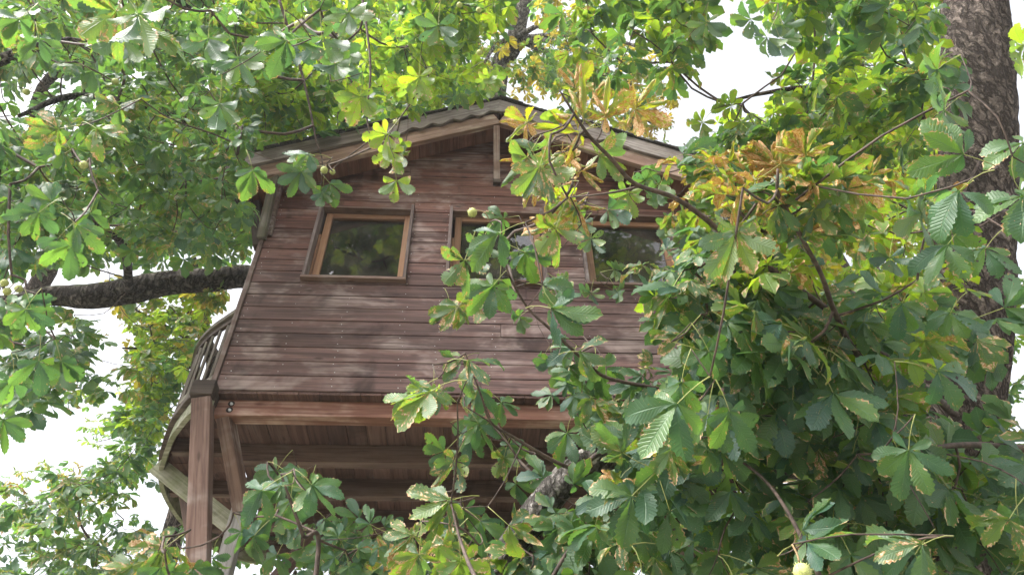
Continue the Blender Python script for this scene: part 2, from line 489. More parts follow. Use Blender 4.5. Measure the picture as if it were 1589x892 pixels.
# ------------------------------------------------------------------ treehouse (z = 0 is its floor, H above the ground)
house = empty('treehouse', (2.0, 1.2, 0))
tag(house, 'brown timber treehouse with three square windows high among the chestnut trees', 'treehouse')
W, D, PITCH_Z = 4.0, 2.4, .135
WIN = [(.396, 1.238), (1.560, 2.402), (2.724, 3.566)]
WZ0, WZ1 = 1.133, 2.079
GZ, GS = 3.23, .475                          # wall top under the soffit: z = GZ - GS*|x-2|
def gable(poly):
    poly = clip_poly(poly, (-GS, 1), GZ - 2 * GS)
    return clip_poly(poly, (GS, 1), GZ + 2 * GS) if poly else poly
wall = empty('wall', (2.0, 0, H)); wall.parent = house; wall.location = (0, -1.2, H)
def wall_piece(x0, x1, z0, z1):
    poly = gable([(x0, z0), (x1, z0), (x1, z1), (x0, z1)])
    if len(poly) < 3: return
    yo = random.uniform(-.0025, .0015)
    prism_xz('plank', poly, -.022 + yo, .004, M['plank'], wall, .0035)
def subtract(x0, x1, cuts):
    out, x = [], x0
    for a, b in cuts:
        if a > x: out.append((x, a))
        x = b
    if x < x1: out.append((x, x1))
    return out
k = 0
gap = .0028
while k * PITCH_Z < GZ:
    z0, z1 = k * PITCH_Z + gap, (k + 1) * PITCH_Z - gap
    full = not (z1 > WZ0 and z0 < WZ1)
    if full:
        # long boards butt somewhere along the wall
        if k % 3 == 1:
            xb = 1.1 + 1.9 * ((k * .37) % 1.0)
            wall_piece(.0, xb - .001, z0, z1); wall_piece(xb + .001, W, z0, z1)
        else:
            wall_piece(.0, W, z0, z1)
    else:
        for a, b in subtract(0, W, WIN):
            wall_piece(a, b, z0, z1)
        if z0 < WZ0 - .01:
            for a, b in WIN: wall_piece(a, b, z0, WZ0 - .003)
        if z1 > WZ1 + .01:
            for a, b in WIN: wall_piece(a, b, WZ1 + .003, z1)
    k += 1
# core behind the boards, with window openings
cv, cf = [], []
def core_piece(x0, x1, z0, z1):
    poly = gable([(x0, z0), (x1, z0), (x1, z1), (x0, z1)])
    n, b = len(poly), len(cv)
    cv.extend([(p[0], -.008, p[1] + H) for p in poly]); cv.extend([(p[0], .05, p[1] + H) for p in poly])
    cf.append(tuple(b + i for i in range(n))); cf.append(tuple(b + n + i for i in range(n - 1, -1, -1)))
    for i in range(n): cf.append((b + i, b + n + i, b + n + (i + 1) % n, b + (i + 1) % n))
core_piece(.004, W - .004, .004, WZ0); core_piece(.004, W - .004, WZ1, GZ)
for a, b in subtract(.004, W - .004, WIN): core_piece(a, b, WZ0, WZ1)
me = mesh_from('wall_core', cv, cf)
bm = bmesh.new(); bm.from_mesh(me); bmesh.ops.recalc_face_normals(bm, faces=bm.faces); bm.to_mesh(me); bm.free()
link_mesh('wall_core', me, M['core'], wall)
# nail heads: pairs on each stud line, too small to pick apart
nv, nf = [], []
for k in range(17):
    for xs in (.05, .41, .80, 1.26, 1.54, 1.95, 2.42, 2.70, 3.12, 3.60, 3.95):
        zc = (k + .5) * PITCH_Z
        if any(a - .02 < xs < b + .02 for a, b in WIN) and WZ0 - .05 < zc < WZ1 + .05: continue
        for dz in (-.035, .035):
            if random.random() < .22: continue
            x, z = xs + random.gauss(0, .012), zc + dz + random.gauss(0, .007)
            r_ = random.uniform(.0025, .0042); b = len(nv)
            nv.append((x, -.0265, z + H))
            for i in range(6):
                a = i * math.pi / 3
                nv.append((x + r_ * math.cos(a), -.0235, z + H + r_ * math.sin(a)))
            for i in range(6): nf.append((b, b + 1 + i, b + 1 + (i + 1) % 6))
tag(link_mesh('nail_heads', mesh_from('nail_heads', nv, nf), M['nail'], wall), kind='stuff')
# corner boards
box('corner_board', -.040, -.002, -.036, .06, -.01, GZ - 2 * GS - .02, M['plank_z'], wall)
box('corner_board', W + .002, W + .040, -.036, .06, -.01, GZ - 2 * GS - .02, M['plank_z'], wall)
# other walls, lined inside
for nm, x0, x1, y0, y1 in (('side_wall', 0.004, .06, .052, D), ('side_wall', W - .06, W - .004, .052, D), ('rear_wall', .062, W - .062, D - .06, D)):
    box(nm, x0, x1, y0, y1, .003, GZ - 2 * GS - .01, M['inside'], house)
pv = [(.004, GZ - 2 * GS - .008), (W - .004, GZ - 2 * GS - .008), (2, GZ - .01)]
prism_xz('rear_gable', pv, D - .055, D - .005, M['inside'], house)

# windows
for (a, b) in WIN:
    w = empty('window', (0, 0, 0)); w.parent = house; w.location = ((a + b) / 2 - 2.0, -1.2, H + WZ0)
    t = .026
    box('casing_board', a, a + t, -.062, .11, WZ0, WZ1, M['casing'], w, .003)
    box('casing_board', b - t, b, -.062, .11, WZ0, WZ1, M['casing'], w, .003)
    box('casing_board', a + t + .001, b - t - .001, -.024, .11, WZ1 - t, WZ1, M['casing_x'], w, .003)
    box('sill', a - .004, b + .004, -.07, .11, WZ0 - t - .002, WZ0 - .002, M['casing_x'], w, .003)
    ia, ib, iz0, iz1 = a + t + .002, b - t - .002, WZ0 + .001, WZ1 - t - .002
    fw = .058
    y0, y1 = .045, .095
    ia2 = ia + .022
    box('stop_strip', ia, ia2 - .002, .035, .1, iz0, iz1 - .3, M['sash_z'], w, .003)
    box('stile', ia2, ia2 + fw, y0, y1, iz0, iz1, M['sash_z'], w)
    box('stile', ib - fw, ib, y0, y1, iz0, iz1, M['sash_z'], w)
    box('rail', ia2 + fw + .001, ib - fw - .001, y0, y1, iz1 - fw, iz1, M['sash_x'], w)
    box('rail', ia2 + fw + .001, ib - fw - .001, y0, y1, iz0, iz0 + .05, M['sash_x'], w)
    box('pane', ia2 + fw - .008, ib - fw + .008, .068, .073, iz0 + .042, iz1 - fw + .008, M['glass'], w, 0)

# roof
RZ, RS, OV = 3.44, .478, .35                 # roof top at the front: z = RZ - RS*|x-2|
EAVE = 2.25
roof = empty('roof', (0, 0, 0)); roof.parent = house; roof.location = (0, -1.2, H + 2.4)
def slope_pt(sgn, d, off):                   # d = horizontal distance from the ridge, off = below the roof top
    return 2 + sgn * d, RZ - RS * d - off + H
for sgn in (-1, 1):
    ang = math.atan(RS) * sgn
    # soffit boards run front to back
    d = .02
    while d < EAVE - .02:
        bw = .108
        d1 = min(d + bw, EAVE - .01)
        x, z = slope_pt(sgn, (d + d1) / 2, .205 + random.uniform(-.003, .003))
        me = box_mesh('soffit_board', (d1 - d) / math.cos(ang) - .005, D + OV + .12, .02, .003)
        o = link_mesh('soffit_board', me, M['soffit'], roof, (x, (D - OV + .14) / 2 + .01, z))
        o.rotation_euler = (0, ang, 0)
        d += bw
    # roof body between boards and shingles
    x, z = slope_pt(sgn, EAVE / 2, .115)
    o = link_mesh('roof_deck', box_mesh('roof_deck', EAVE / math.cos(ang) - .02, D + OV + .1, .14, 0), M['inside'], roof, (x, (D - OV) / 2 + .08, z))
    o.rotation_euler = (0, ang, 0)
    # shingle courses
    nC = 11
    for i in range(nC):
        d0 = EAVE + .05 - (i + 1) * (EAVE + .05) / nC
        d1 = d0 + (EAVE + .05) / nC + .03
        x, z = slope_pt(sgn, (d0 + d1) / 2, .012 + random.uniform(-.004, .006))
        L = (d1 - d0) / math.cos(ang)
        for q in range(3):
            yy0 = -OV - .055 + q * .96 + random.uniform(-.012, .012)
            me = box_mesh('shingle', L, .95, .016, .003)
            o = link_mesh('shingle', me, M['shingle'], roof, (x, yy0 + .475, z))
            o.rotation_euler = (random.uniform(-.006, .006), ang + .05 * sgn, 0)
    # scalloped barge board
    nS = 150
    top, bot = [], []
    for i in range(nS + 1):
        d = EAVE * i / nS
        s_ = d / math.cos(ang)
        wave = .026 * math.cos(2 * math.pi * (s_ / .205) + math.pi) * (1 if s_ < 1.25 else max(0, 1 - (s_ - 1.25) / .2))
        wave += .012 * noise.noise(Vector((s_ * 3, sgn * 4, 0)))
        top.append((2 + sgn * d, RZ - RS * d - .03)); bot.append((2 + sgn * d, RZ - RS * d - .225 + wave))
    V, F = [], []
    for (x, z), (x2, z2) in zip(top, bot):
        V += [(x, -OV - .03, z), (x2, -OV - .03, z2), (x, -OV, z), (x2, -OV, z2)]
    for i in range(nS):
        a, b = i * 4, i * 4 + 4
        F += [(a, a + 1, b + 1, b), (a + 2, b + 2, b + 3, a + 3), (a + 1, a + 3, b + 3, b + 1), (a, b, b + 2, a + 2)]
    F += [(0, 2, 3, 1), (nS * 4, nS * 4 + 1, nS * 4 + 3, nS * 4 + 2)]
    mx, mz = 2 + sgn * EAVE / 2, RZ - RS * EAVE / 2
    ca, sa = math.cos(ang), math.sin(ang)
    V2 = []
    for x, y, z in V:                        # into the board's own frame, grain along it
        dx, dz = x - mx, z - mz
        V2.append((dx * ca - dz * sa, y, dx * sa + dz * ca))
    me = mesh_from('barge_board', V2, F)
    bm = bmesh.new(); bm.from_mesh(me); bmesh.ops.recalc_face_normals(bm, faces=bm.faces); bm.to_mesh(me); bm.free()
    o = link_mesh('barge_board', me, M['barge'], roof, (mx, 0, mz + H)); o.rotation_euler = (0, ang, 0)
    # fly rafter behind and below it
    x, z = slope_pt(sgn, EAVE / 2 + .01, .315)
    o = link_mesh('fly_rafter', box_mesh('fly_rafter', EAVE / ca - .02, .05, .17, .006), M['fly'], roof, (x, -OV + .03, z)); o.rotation_euler = (0, ang, 0)
    # eave fascia
    x, z = slope_pt(sgn, EAVE + .012, .13)
    box('fascia', x - .012, x + .012, -OV + .056, D + .12, z - H - .10, z - H + .07, M['darkwood'], roof)
# moss along the front edge of the roof
for sgn in (-1, 1):
    V, F = [], []
    nM = 160
    for i in range(nM + 1):
        d = EAVE * 1.0 * i / nM
        hgt = .014 + .02 * max(0, noise.noise(Vector((d * 7, sgn, 3)))) + .012 * random.random()
        x, z = 2 + sgn * d, RZ - RS * d
        for yy, zz in ((-OV - .05, -.004), (-OV - .045, hgt * .8), (-OV + .03, hgt), (-OV + .12, hgt * .7), (-OV + .2, -.012)):
            V.append((x, yy + .008 * random.random(), z + zz + H))
    for i in range(nM):
        for q in range(4):
            a = i * 5 + q
            F.append((a, a + 1, a + 6, a + 5))
    tag(link_mesh('moss', mesh_from('moss', V, F, True), M['moss'], roof), kind='stuff')

# struts that carry the overhang
st = beam('strut', (1.985, -.04, 2.49 + H), (1.975, -OV + .03, 3.0 + H), .062, .062, M['post'], house, (0, -1, 0))
box('strut_foot', 1.95, 2.02, -.075, -.026, 2.44, 2.50, M['darkwood'], house)
beam('strut', (-.02, -.05, 1.57 + H), (.03, -OV + .04, 2.14 + H), .07, .07, M['rail'], house, (0, -1, 0))
beam('strut', (.035, -.03, 1.63 + H), (.075, -OV + .09, 2.13 + H), .03, .05, M['plank_z'], house, (0, -1, 0))
beam('strut', (4.02, -.05, 1.57 + H), (3.97, -OV + .04, 2.14 + H), .07, .07, M['grey'], house, (0, -1, 0))
beam('strut', (-.05, .03, 1.55 + H), (-.24, .05, 2.2 + H), .09, .075, M['darkwood'], house, (0, -1, 0))
beam('strut', (-.06, .9, 1.6 + H), (-.24, .9, 2.2 + H), .09, .075, M['darkwood'], house, (0, -1, 0))
box('eave_plate', -.10, -.045, .0, D, 1.95, 2.10, M['darkwood'], house)

# floor boards and the timbers under them
floor = empty('floor'); floor.parent = house; floor.location = (0, 0, H)
x = .005
while x < W - .02:
    x1 = min(x + .145, W)
    box('floor_board', x, x1 - .004, -.012, D + .05, -.024 + random.uniform(-.002, .002), -.001, M['floor'], floor, .003)
    x = x1
box('beam', .012, W - .02, .058, .168, -.157, -.027, M['beam'], house, .006)
for y in (.61, 1.10, 1.61, 2.12):
    box('joist', .0, W, y, y + .085, -.18, -.027, M['joist'], house, .005)
for zz in (-.062, -.115):
    bo = empty('bolt'); bo.parent = house; bo.location = (.115 - 2.0, .058 - 1.2, zz + H)
    V = [(.0, .0, .0)]; F = []
    for i in range(14):
        a = 2 * math.pi * i / 14
        V.append((.024 * math.cos(a), 0, .024 * math.sin(a)))
    F = [(0, 1 + i, 1 + (i + 1) % 14) for i in range(14)]
    link_mesh('hole_shade_disc', mesh_from('hole_shade_disc', V, F), M['hole_shade_disc'], bo, (.115, .0555, zz + H))  # flat dark disc, painted as the shade inside a bolt hole
    V, F = [], []
    for rr, yy in ((.011, 0), (.011, -.008), (.006, -.010), (.006, -.018), (0.001, -.018)):
        for i in range(8):
            a = 2 * math.pi * i / 8
            V.append((rr * math.cos(a), yy, rr * math.sin(a)))
    for q in range(4):
        for i in range(8): F.append((q * 8 + i, q * 8 + (i + 1) % 8, q * 8 + 8 + (i + 1) % 8, q * 8 + 8 + i))
    link_mesh('bolt_head', mesh_from('bolt_head', V, F), M['bolt'], bo, (.119, .0545, zz - .006 + H))

# posts and braces
pt, pb = Vector((-.045, -.035, -.11 + H)), Vector((.195, .09, -1.19 + H))
dirp = (pb - pt) / (pt.z - pb.z)
foot = pt + dirp * (pt.z + .05)
beam('post', foot, pt, .125, .125, M['post'], house, (0, 1, 0), .008)
cp = Vector((-.048, -.036, 0))
box('post_cap', cp.x - .077, cp.x + .077, cp.y - .077, cp.y + .077, -.105, .018, M['darkwood'], house, .008)
beam('brace', (.075, .11, -.12 + H), (.215, .56, -.60 + H), .10, .085, M['post'], house, (0, 0, 1))
beam('post', (.185, .62, -.02), (.185, .62, -.56 + H), .105, .105, M['grey'], house, (0, 1, 0), .008)
beam('post', (3.75, 1.9, -.02), (3.75, 1.9, -.19 + H), .125, .125, M['post'], house, (0, 1, 0), .008)
beam('brace', (-.60, .82, -.10 + H), (.22, .74, -.70 + H), .05, .135, M['greenwood'], house, (0, 0, 1), .01)
beam('brace', (-.50, 1.10, -.05 + H), (.10, .85, -1.30 + H), .06, .07, M['joist'], house, (0, 0, 1))
beam('brace', (.185, .66, -1.6 + H), (.62, 1.5, -.17 + H), .07, .09, M['joist'], house, (0, 0, 1))

# round balcony on the left
balc = empty('balcony'); balc.parent = house; balc.location = (-2.4, -.4, H)
rim_px = [(-.007, -.085), (-.16, .014), (-.308, .209), (-.42, .388), (-.577, .733), (-.648, .96), (-.68, 1.25), (-.66, 1.6), (-.58, 1.95), (-.42, 2.25), (-.2, 2.4), (-.02, 2.42)]
rim = smooth_path([(x, y, 0) for x, y in rim_px], 70)
def band(name, path, off, zb, zt, th, mat, parent):
    tan = np.gradient(path, axis=0); tan /= np.linalg.norm(tan, axis=1)[:, None]
    nrm = np.stack([-tan[:, 1], tan[:, 0], 0 * tan[:, 0]], 1)       # to the left of travel
    if (nrm[20] @ np.array([-1, 0, 0])) < 0: nrm = -nrm
    V, F = [], []
    for p, n_ in zip(path, nrm):
        o_, i_ = p + n_ * off, p + n_ * (off - th)
        V += [(o_[0], o_[1], zb + H), (o_[0], o_[1], zt + H), (i_[0], i_[1], zt + H), (i_[0], i_[1], zb + H)]
    for i in range(len(path) - 1):
        for q in range(4):
            F.append((i * 4 + q, i * 4 + (q + 1) % 4, i * 4 + 4 + (q + 1) % 4, i * 4 + 4 + q))
    F += [(0, 1, 2, 3), tuple(len(V) - 4 + q for q in (3, 2, 1, 0))]
    me = mesh_from(name, V, F)
    bm = bmesh.new(); bm.from_mesh(me); bmesh.ops.recalc_face_normals(bm, faces=bm.faces); bm.to_mesh(me); bm.free()
    return link_mesh(name, me, mat, parent)
band('deck_edge', rim, .0, -.032, .03, .05, M['darkwood'], balc)
band('rim_joist', rim, -.035, -.155, -.036, .035, M['greenwood'], balc)
# deck boards, cut to the curve
yy = -.06
while yy < 2.36:
    ym = yy + .06
    xl = np.interp(ym, rim[:60, 1], rim[:60, 0]) + .055
    if xl < -.05:
        box('deck_board', xl, -.045, yy, yy + .116, -.028, .0, M['floor'], balc, .003)
    yy += .12
for y in (.55, 1.15, 1.75):
    xl = np.interp(y, rim[:60, 1], rim[:60, 0]) + .09
    box('deck_joist', xl, -.02, y, y + .06, -.15, -.03, M['joist'], balc)
rail_path = smooth_path([(x, y, 0) for x, y in [(-.055, .045), (-.16, .135), (-.30, .26), (-.44, .43), (-.53, .62), (-.61, .86), (-.655, 1.15), (-.65, 1.5), (-.58, 1.85), (-.42, 2.15), (-.2, 2.33), (-.04, 2.36)]], 70)
band('handrail', rail_path, .012, .80, .842, .07, M['rail'], balc)
band('top_rail', rail_path, -.01, .745, .797, .03, M['darkwood'], balc)
band('bottom_rail', rail_path, -.01, .165, .215, .03, M['rail'], balc)
for px_, py_ in (rail_path[2][:2], rail_path[26][:2], rail_path[44][:2]):
    box('rail_post', px_ + .012, px_ + .052, py_, py_ + .04, .0, .743, M['rail_z'], balc, .003)
seg = np.concatenate([[0], np.cumsum(np.linalg.norm(np.diff(rail_path, axis=0), axis=1))])
s_ = .012
while s_ < seg[-1] - .03:
    x, y = np.interp(s_, seg, rail_path[:, 0]), np.interp(s_, seg, rail_path[:, 1])
    box('baluster', x + .008, x + .028, y + .006, y + .026, .217, .743, M['rail_z'], balc, .003)
    s_ += .1

# ------------------------------------------------------------------ leaves
def leaflet(L, Wd, nseg, ncol, bend, fold, roll, seed, teeth=True, wav=.0, bites=0.0):
    """one obovate, toothed leaflet along +Y from the origin, upper face +Z; returns verts, quads, (u, v)"""
    r_ = np.random.default_rng(seed)
    t = np.linspace(0, 1, nseg + 1)
    w = (t ** 1.35) * ((1 - t) ** .72) / .3505 * .5 * Wd
    w = np.maximum(w, .012 * Wd)
    w[-1] = .02 * Wd
    tip = np.clip((t - .86) / .14, 0, 1)
    w = w * (1 - .3 * tip)
    ang = -bend * (t ** 1.2)
    dy, dz = np.cos(ang), np.sin(ang)
    cy = np.concatenate([[0], np.cumsum((dy[1:] + dy[:-1]) / 2)]) / nseg * L
    cz = np.concatenate([[0], np.cumsum((dz[1:] + dz[:-1]) / 2)]) / nseg * L
    vs = np.linspace(-1, 1, ncol)
    V, UV = [], []
    side = r_.normal(0, .05) * L
    for i in range(nseg + 1):
        nY, nZ = -math.sin(ang[i]), math.cos(ang[i])
        for v in vs:
            ww = w[i]
            yoff = 0.0
            if teeth and abs(v) > .99 and 0 < i < nseg:
                ww *= 1 + (.15 if i % 2 else -.08)
                yoff = .012 * L if i % 2 else -.004 * L
            a = abs(v) * ww
            if roll:
                k = roll * (0.35 + .65 * t[i]) / (.5 * Wd)
                x, h = math.sin(k * a) / k, (1 - math.cos(k * a)) / k
            else:
                x, h = a, 0.0
            h += fold * a
            h += wav * L * math.sin(t[i] * 9 + (1 if v > 0 else 2.2) + seed) * abs(v)
            x = math.copysign(x, v) + side * t[i] ** 2
            V.append((x, cy[i] + yoff + h * nY, cz[i] + h * nZ))
            UV.append((t[i], v))
    F = []
    for i in range(nseg):
        for j in range(ncol - 1):
            a = i * ncol + j
            F.append((a, a + 1, a + ncol + 1, a + ncol))
    F = np.array(F)
    if bites:                                # insect holes and torn margins
        ok = r_.random(len(F)) > bites
        ok[:3 * (ncol - 1)] = True
        F = F[ok]
    return np.array(V), F, np.array(UV)

def compound_leaf(seed, nseg, ncol, n_leaf=7, umb=.35, bend=.6, roll=0.0, petiole=.13, wither=0.0, bites=.025):
    """palmate leaf, hub at the origin, middle leaflet along +Y with length about 1 unit = .17 m"""
    r_ = np.random.default_rng(seed)
    VV, FF, AA = [], [], []
    base = 0
    if n_leaf == 7: spec = [(0, 1), (34, .97), (-34, .97), (72, .82), (-72, .82), (122, .55), (-122, .55)]
    else: spec = [(0, 1), (40, .93), (-40, .93), (88, .7), (-88, .7)]
    for q, (az, ln) in enumerate(spec):
        L = .17 * ln * r_.uniform(.78, 1.14)
        b = bend * r_.uniform(.5, 1.5)
        f = r_.uniform(.05, .32)
        rl = 0.0
        if wither and r_.random() < wither: rl = roll * r_.uniform(.7, 1.3); b = r_.normal(.2, 1.1)
        V, F, UV = leaflet(L, L * r_.uniform(.46, .6) * (.75 if rl else 1) , nseg, ncol, b, f, rl, seed * 31 + q, ncol > 2, .03 + .05 * (rl > 0), bites=bites if nseg > 12 and r_.random() < .5 else 0)
        # pitch down by the umbrella angle, then swing to its azimuth
        p = -umb * r_.uniform(.5, 1.4) - .10 * abs(az) / 90
        cp, sp = math.cos(p), math.sin(p)
        Y, Z = V[:, 1] * cp - V[:, 2] * sp, V[:, 1] * sp + V[:, 2] * cp
        tw = r_.normal(0, .32)
        X = V[:, 0] * math.cos(tw); Z = Z + V[:, 0] * math.sin(tw)
        a = math.radians(az + r_.normal(0, 10))
        X, Y = X * math.cos(a) - Y * math.sin(a), X * math.sin(a) + Y * math.cos(a)
        VV.append(np.stack([X, Y, Z], 1)); FF.append(F + base)
        AA.append(np.column_stack([UV[:, 0], UV[:, 1], np.full(len(V), r_.random())]))
        base += len(V)
    if petiole:
        pts = [(0, 0, 0), (0, -.35 * petiole, .06 * petiole), (0, -.7 * petiole, .02 * petiole), (0, -petiole, -.1 * petiole)]
        V, F = tube_arrays(pts, [.0014, .0014, .0017, .0026], 4)
        F = [f for f in F if len(f) == 4][:12]
        VV.append(np.array(V)); FF.append(np.array(F) + base)
        AA.append(np.column_stack([np.full(len(V), -1.0), np.zeros(len(V)), np.full(len(V), .5)]))
    return np.concatenate(VV), np.concatenate(FF), np.concatenate(AA)

PET = .13
STY = {'g': dict(umb=.30, bend=.55), 'b': dict(umb=.35, bend=.7, wither=.2, roll=2.0, bites=.05), 'y': dict(umb=.35, bend=.5),
       'c': dict(umb=.05, bend=.9, wither=.75, roll=3.3, bites=.05), 'o': dict(umb=.3, bend=.7, wither=.2, roll=1.5)}
NV = {'g': 10, 'b': 7, 'y': 6, 'c': 6, 'o': 3}
HI, LO, FAR = {}, {}, {}
for st_, kw in STY.items():
    HI[st_], LO[st_], FAR[st_] = [], [], []
    for v in range(NV[st_]):
        sd_ = 100 * (ord(st_) - 90) + v
        k2 = dict(kw); k2['umb'] = kw['umb'] * (.3 + .5 * (v % 4)); k2['bend'] = kw['bend'] * (.4 + .5 * (v % 3))
        nl = 5 if v % 3 == 2 else 7
        HI[st_].append(compound_leaf(sd_, 19, 9 if st_ == 'c' else 5, nl, petiole=PET, **k2))
        LO[st_].append(compound_leaf(sd_, 9, 3, nl, petiole=0, **k2))
        FAR[st_].append(compound_leaf(sd_, 4, 3, 5, petiole=0, **k2))
def build_mesh(name, V, F, A, mat):
    me = bpy.data.meshes.new(name)
    nV, nF = len(V), len(F)
    me.vertices.add(nV); me.vertices.foreach_set('co', np.ascontiguousarray(V, np.float32).ravel())
    me.loops.add(nF * 4); me.loops.foreach_set('vertex_index', np.ascontiguousarray(F, np.int32).ravel())
    me.polygons.add(nF); me.polygons.foreach_set('loop_start', np.arange(0, nF * 4, 4, dtype=np.int32))
    at_ = me.attributes.new('luv', 'FLOAT_VECTOR', 'POINT')
    at_.data.foreach_set('vector', np.ascontiguousarray(A, np.float32).ravel())
    me.update(calc_edges=True)
    me.polygons.foreach_set('use_smooth', np.ones(nF, bool))
    me.materials.append(mat)
    return me
HI_ME = {s_: [build_mesh('leaf', *v, LM[s_]) for v in HI[s_]] for s_ in HI}

def frame(Y, n):
    Y = np.asarray(Y, float); Y = Y / np.linalg.norm(Y)
    n = np.asarray(n, float)
    Z = n - Y * (n @ Y)
    l = np.linalg.norm(Z)
    if l < 1e-3:
        Z = np.array([1.0, 0, 0]) - Y * Y[0]; l = np.linalg.norm(Z)
    Z /= l
    X = np.cross(Y, Z)
    return np.stack([X, Y, Z], 1)            # columns

HOUSE_PX = [(385, 240), (775, 156), (1150, 268), (1100, 330), (1205, 622), (1140, 800), (420, 830), (330, 892), (275, 892), (240, 735), (250, 660), (330, 490), (395, 370)]
def in_poly(x, y, poly):
    inside = False
    j = len(poly) - 1
    for i in range(len(poly)):
        xi, yi = poly[i]; xj, yj = poly[j]
        if (yi > y) != (yj > y) and x < (xj - xi) * (y - yi) / (yj - yi) + xi: inside = not inside
        j = i
    return inside

class Tree:
    def __init__(s, name, label, base, cat='tree', group=None):
        s.root = empty(name, base)
        tag(s.root, label, cat, group)
        s.leaves = []                        # (pos, 3x3, scale, style, variant, priority)
        s.nodes = []                         # twig ends
        s.skel, s.srad = [], []
        s.stalks = []
    def limb(s, name, pts, rad, mat, sides=10, n=None, bump=0.0, freq=6.0, seed=None, label=None):
        o, path, rr = tube(name, pts, rad, mat, s.root, sides, n, bump, seed if seed is not None else len(s.skel) * .37, freq)
        s.skel.append(path); s.srad.append(rr)
        if label: o['label'] = label
        return o
    def leaf(s, pos, Y, n, scale, style, prio=0.0, pet=True):
        B = frame(Y, n)
        v = int(rng.integers(NV[style]))
        s.leaves.append((np.asarray(pos, float), B, scale, style, v, prio))
        if pet: s.nodes.append(np.asarray(pos) + B @ np.array([0, -PET, -.013]) * scale)
    def spray(s, P, k, nb, spread, droop, scale, style_p, keep=None):
        nb = np.asarray(nb, float) / np.linalg.norm(nb)
        e1 = np.cross(nb, [0.3, .2, 1.0]); e1 /= np.linalg.norm(e1); e2 = np.cross(nb, e1)
        a0 = rng.random() * 6.28
        put = False
        for i in range(k):
            a = a0 + i * 6.283 / k + rng.normal(0, .3)
            d = e1 * math.cos(a) + e2 * math.sin(a) + nb * rng.normal(.1, .25)
            d[2] -= droop * rng.uniform(.3, 1.4)
            d /= np.linalg.norm(d)
            sc = scale * rng.uniform(.6, 1.25)
            hub = P + d * PET * sc
            if keep is not None and not keep(hub): continue
            n = nb + rng.normal(0, .28, 3)
            if nb[2] > .2: n = n + np.array([0, 0, .25])
            st_ = style_p[int(rng.integers(len(style_p)))]
            s.leaf(hub, d, n, sc, st_, 0, False)
            put = True
        if put: s.nodes.append(np.asarray(P))
    def fill(s, poly, d0, d1, count, nb, droop, scale, styles, front=False, bias=1.0, holes=()):
        xs = [p[0] for p in poly]; ys = [p[1] for p in poly]
        def keep(h):
            q = project(h)
            if not front and in_poly(q[0], q[1], HOUSE_PX): return False
            return True
        n = 0
        while n < count:
            x, y = rng.uniform(min(xs), max(xs)), rng.uniform(min(ys), max(ys))
            if not in_poly(x, y, poly): continue
            if any(((x - hx) / rx) ** 2 + ((y - hy) / ry) ** 2 < 1 for hx, hy, rx, ry in holes): continue
            # clumps and gaps
            P = at(x, y, d0 + (d1 - d0) * rng.random() ** bias)
            if noise.noise(Vector(tuple(P * 1.1))) < -.12 + .2 * rng.random() - .15: n += .35; continue
            s.spray(P, int(rng.integers(3, 7)), np.asarray(nb, float) + rng.normal(0, .3, 3), 1, droop, scale, styles, keep)
            n += 1
    def grow_twigs(s, mat, rmin=.0022, rmax=.02, sides=5):
        P0 = np.concatenate(s.skel) if s.skel else np.zeros((0, 3))
        nodes = np.array(s.nodes)
        if len(nodes) == 0: return
        d = np.array([np.min(np.linalg.norm(P0 - q, axis=1)) for q in nodes])
        order = np.argsort(d)
        pts = np.empty((len(P0) + len(nodes), 3)); pts[:len(P0)] = P0
        par = np.full(len(pts), -1); m = len(P0)
        cost = np.zeros(len(pts))
        for q in order:
            dd = np.linalg.norm(pts[:m] - nodes[q], axis=1)
            j = int(np.argmin(dd + .25 * cost[:m]))
            pts[m] = nodes[q]; par[m] = j; cost[m] = cost[j] + dd[j]; m += 1
        desc = np.ones(len(pts))
        for i in range(m - 1, len(P0) - 1, -1):
            if par[i] >= len(P0): desc[par[i]] += desc[i]
        V, F = [], []
        for i in range(len(P0), m):
            a, b = pts[par[i]], pts[i]
            L = np.linalg.norm(b - a)
            if L < .02 or L > .75: continue
            r1 = min(rmax, rmin * math.sqrt(desc[i]))
            r0 = min(rmax, r1 * 1.25)
            mid = (a + b) / 2 + rng.normal(0, .06 * L, 3) + np.array([0, 0, -.05 * L])
            v, f = tube_arrays(smooth_path([a, mid, b], 5), np.linspace(r0, r1, 5), sides)
            base = len(V)
            V.extend(v); F.extend([tuple(base + k_ for k_ in ff) for ff in f[:-2]])
        if V:
            tag(link_mesh('twigs', mesh_from('twigs', V, F, True), mat, s.root), kind='stuff')
    def finish(s, twig_mat, n_obj=300, rmax=.02):
        s.grow_twigs(twig_mat, rmax=rmax)
        pos = np.array([l[0] for l in s.leaves])
        pr = project(pos)
        size = np.array([l[2] for l in s.leaves]) * .17 * F_PX / np.maximum(pr[:, 2], .3)
        inside = (pr[:, 0] > -30) & (pr[:, 0] < 1620) & (pr[:, 1] > -30) & (pr[:, 1] < 922) & (pr[:, 2] > .3)
        score = np.where(inside, size, 0) + 1e3 * np.array([l[5] for l in s.leaves]) * inside
        order = np.argsort(-score)
        pick = set(int(i) for i in order[:n_obj] if score[i] > 0)
        rest = {}
        rp = s.root.location
        for i, (p, B, sc, st_, v, _) in enumerate(s.leaves):
            if i in pick:
                o = bpy.data.objects.new('leaf', HI_ME[st_][v])
                col.objects.link(o); o.parent = s.root
                mw = Matrix.Identity(4)
                for a in range(3):
                    for b in range(3): mw[a][b] = B[a, b] * sc
                o.matrix_local = Matrix.Translation(Vector(tuple(p)) - rp) @ mw
            else:
                lib = FAR if not inside[i] else (HI if size[i] > 68 else (LO if size[i] > 19 else FAR))
                rest.setdefault(st_, []).append((p, B, sc, lib[st_][v]))
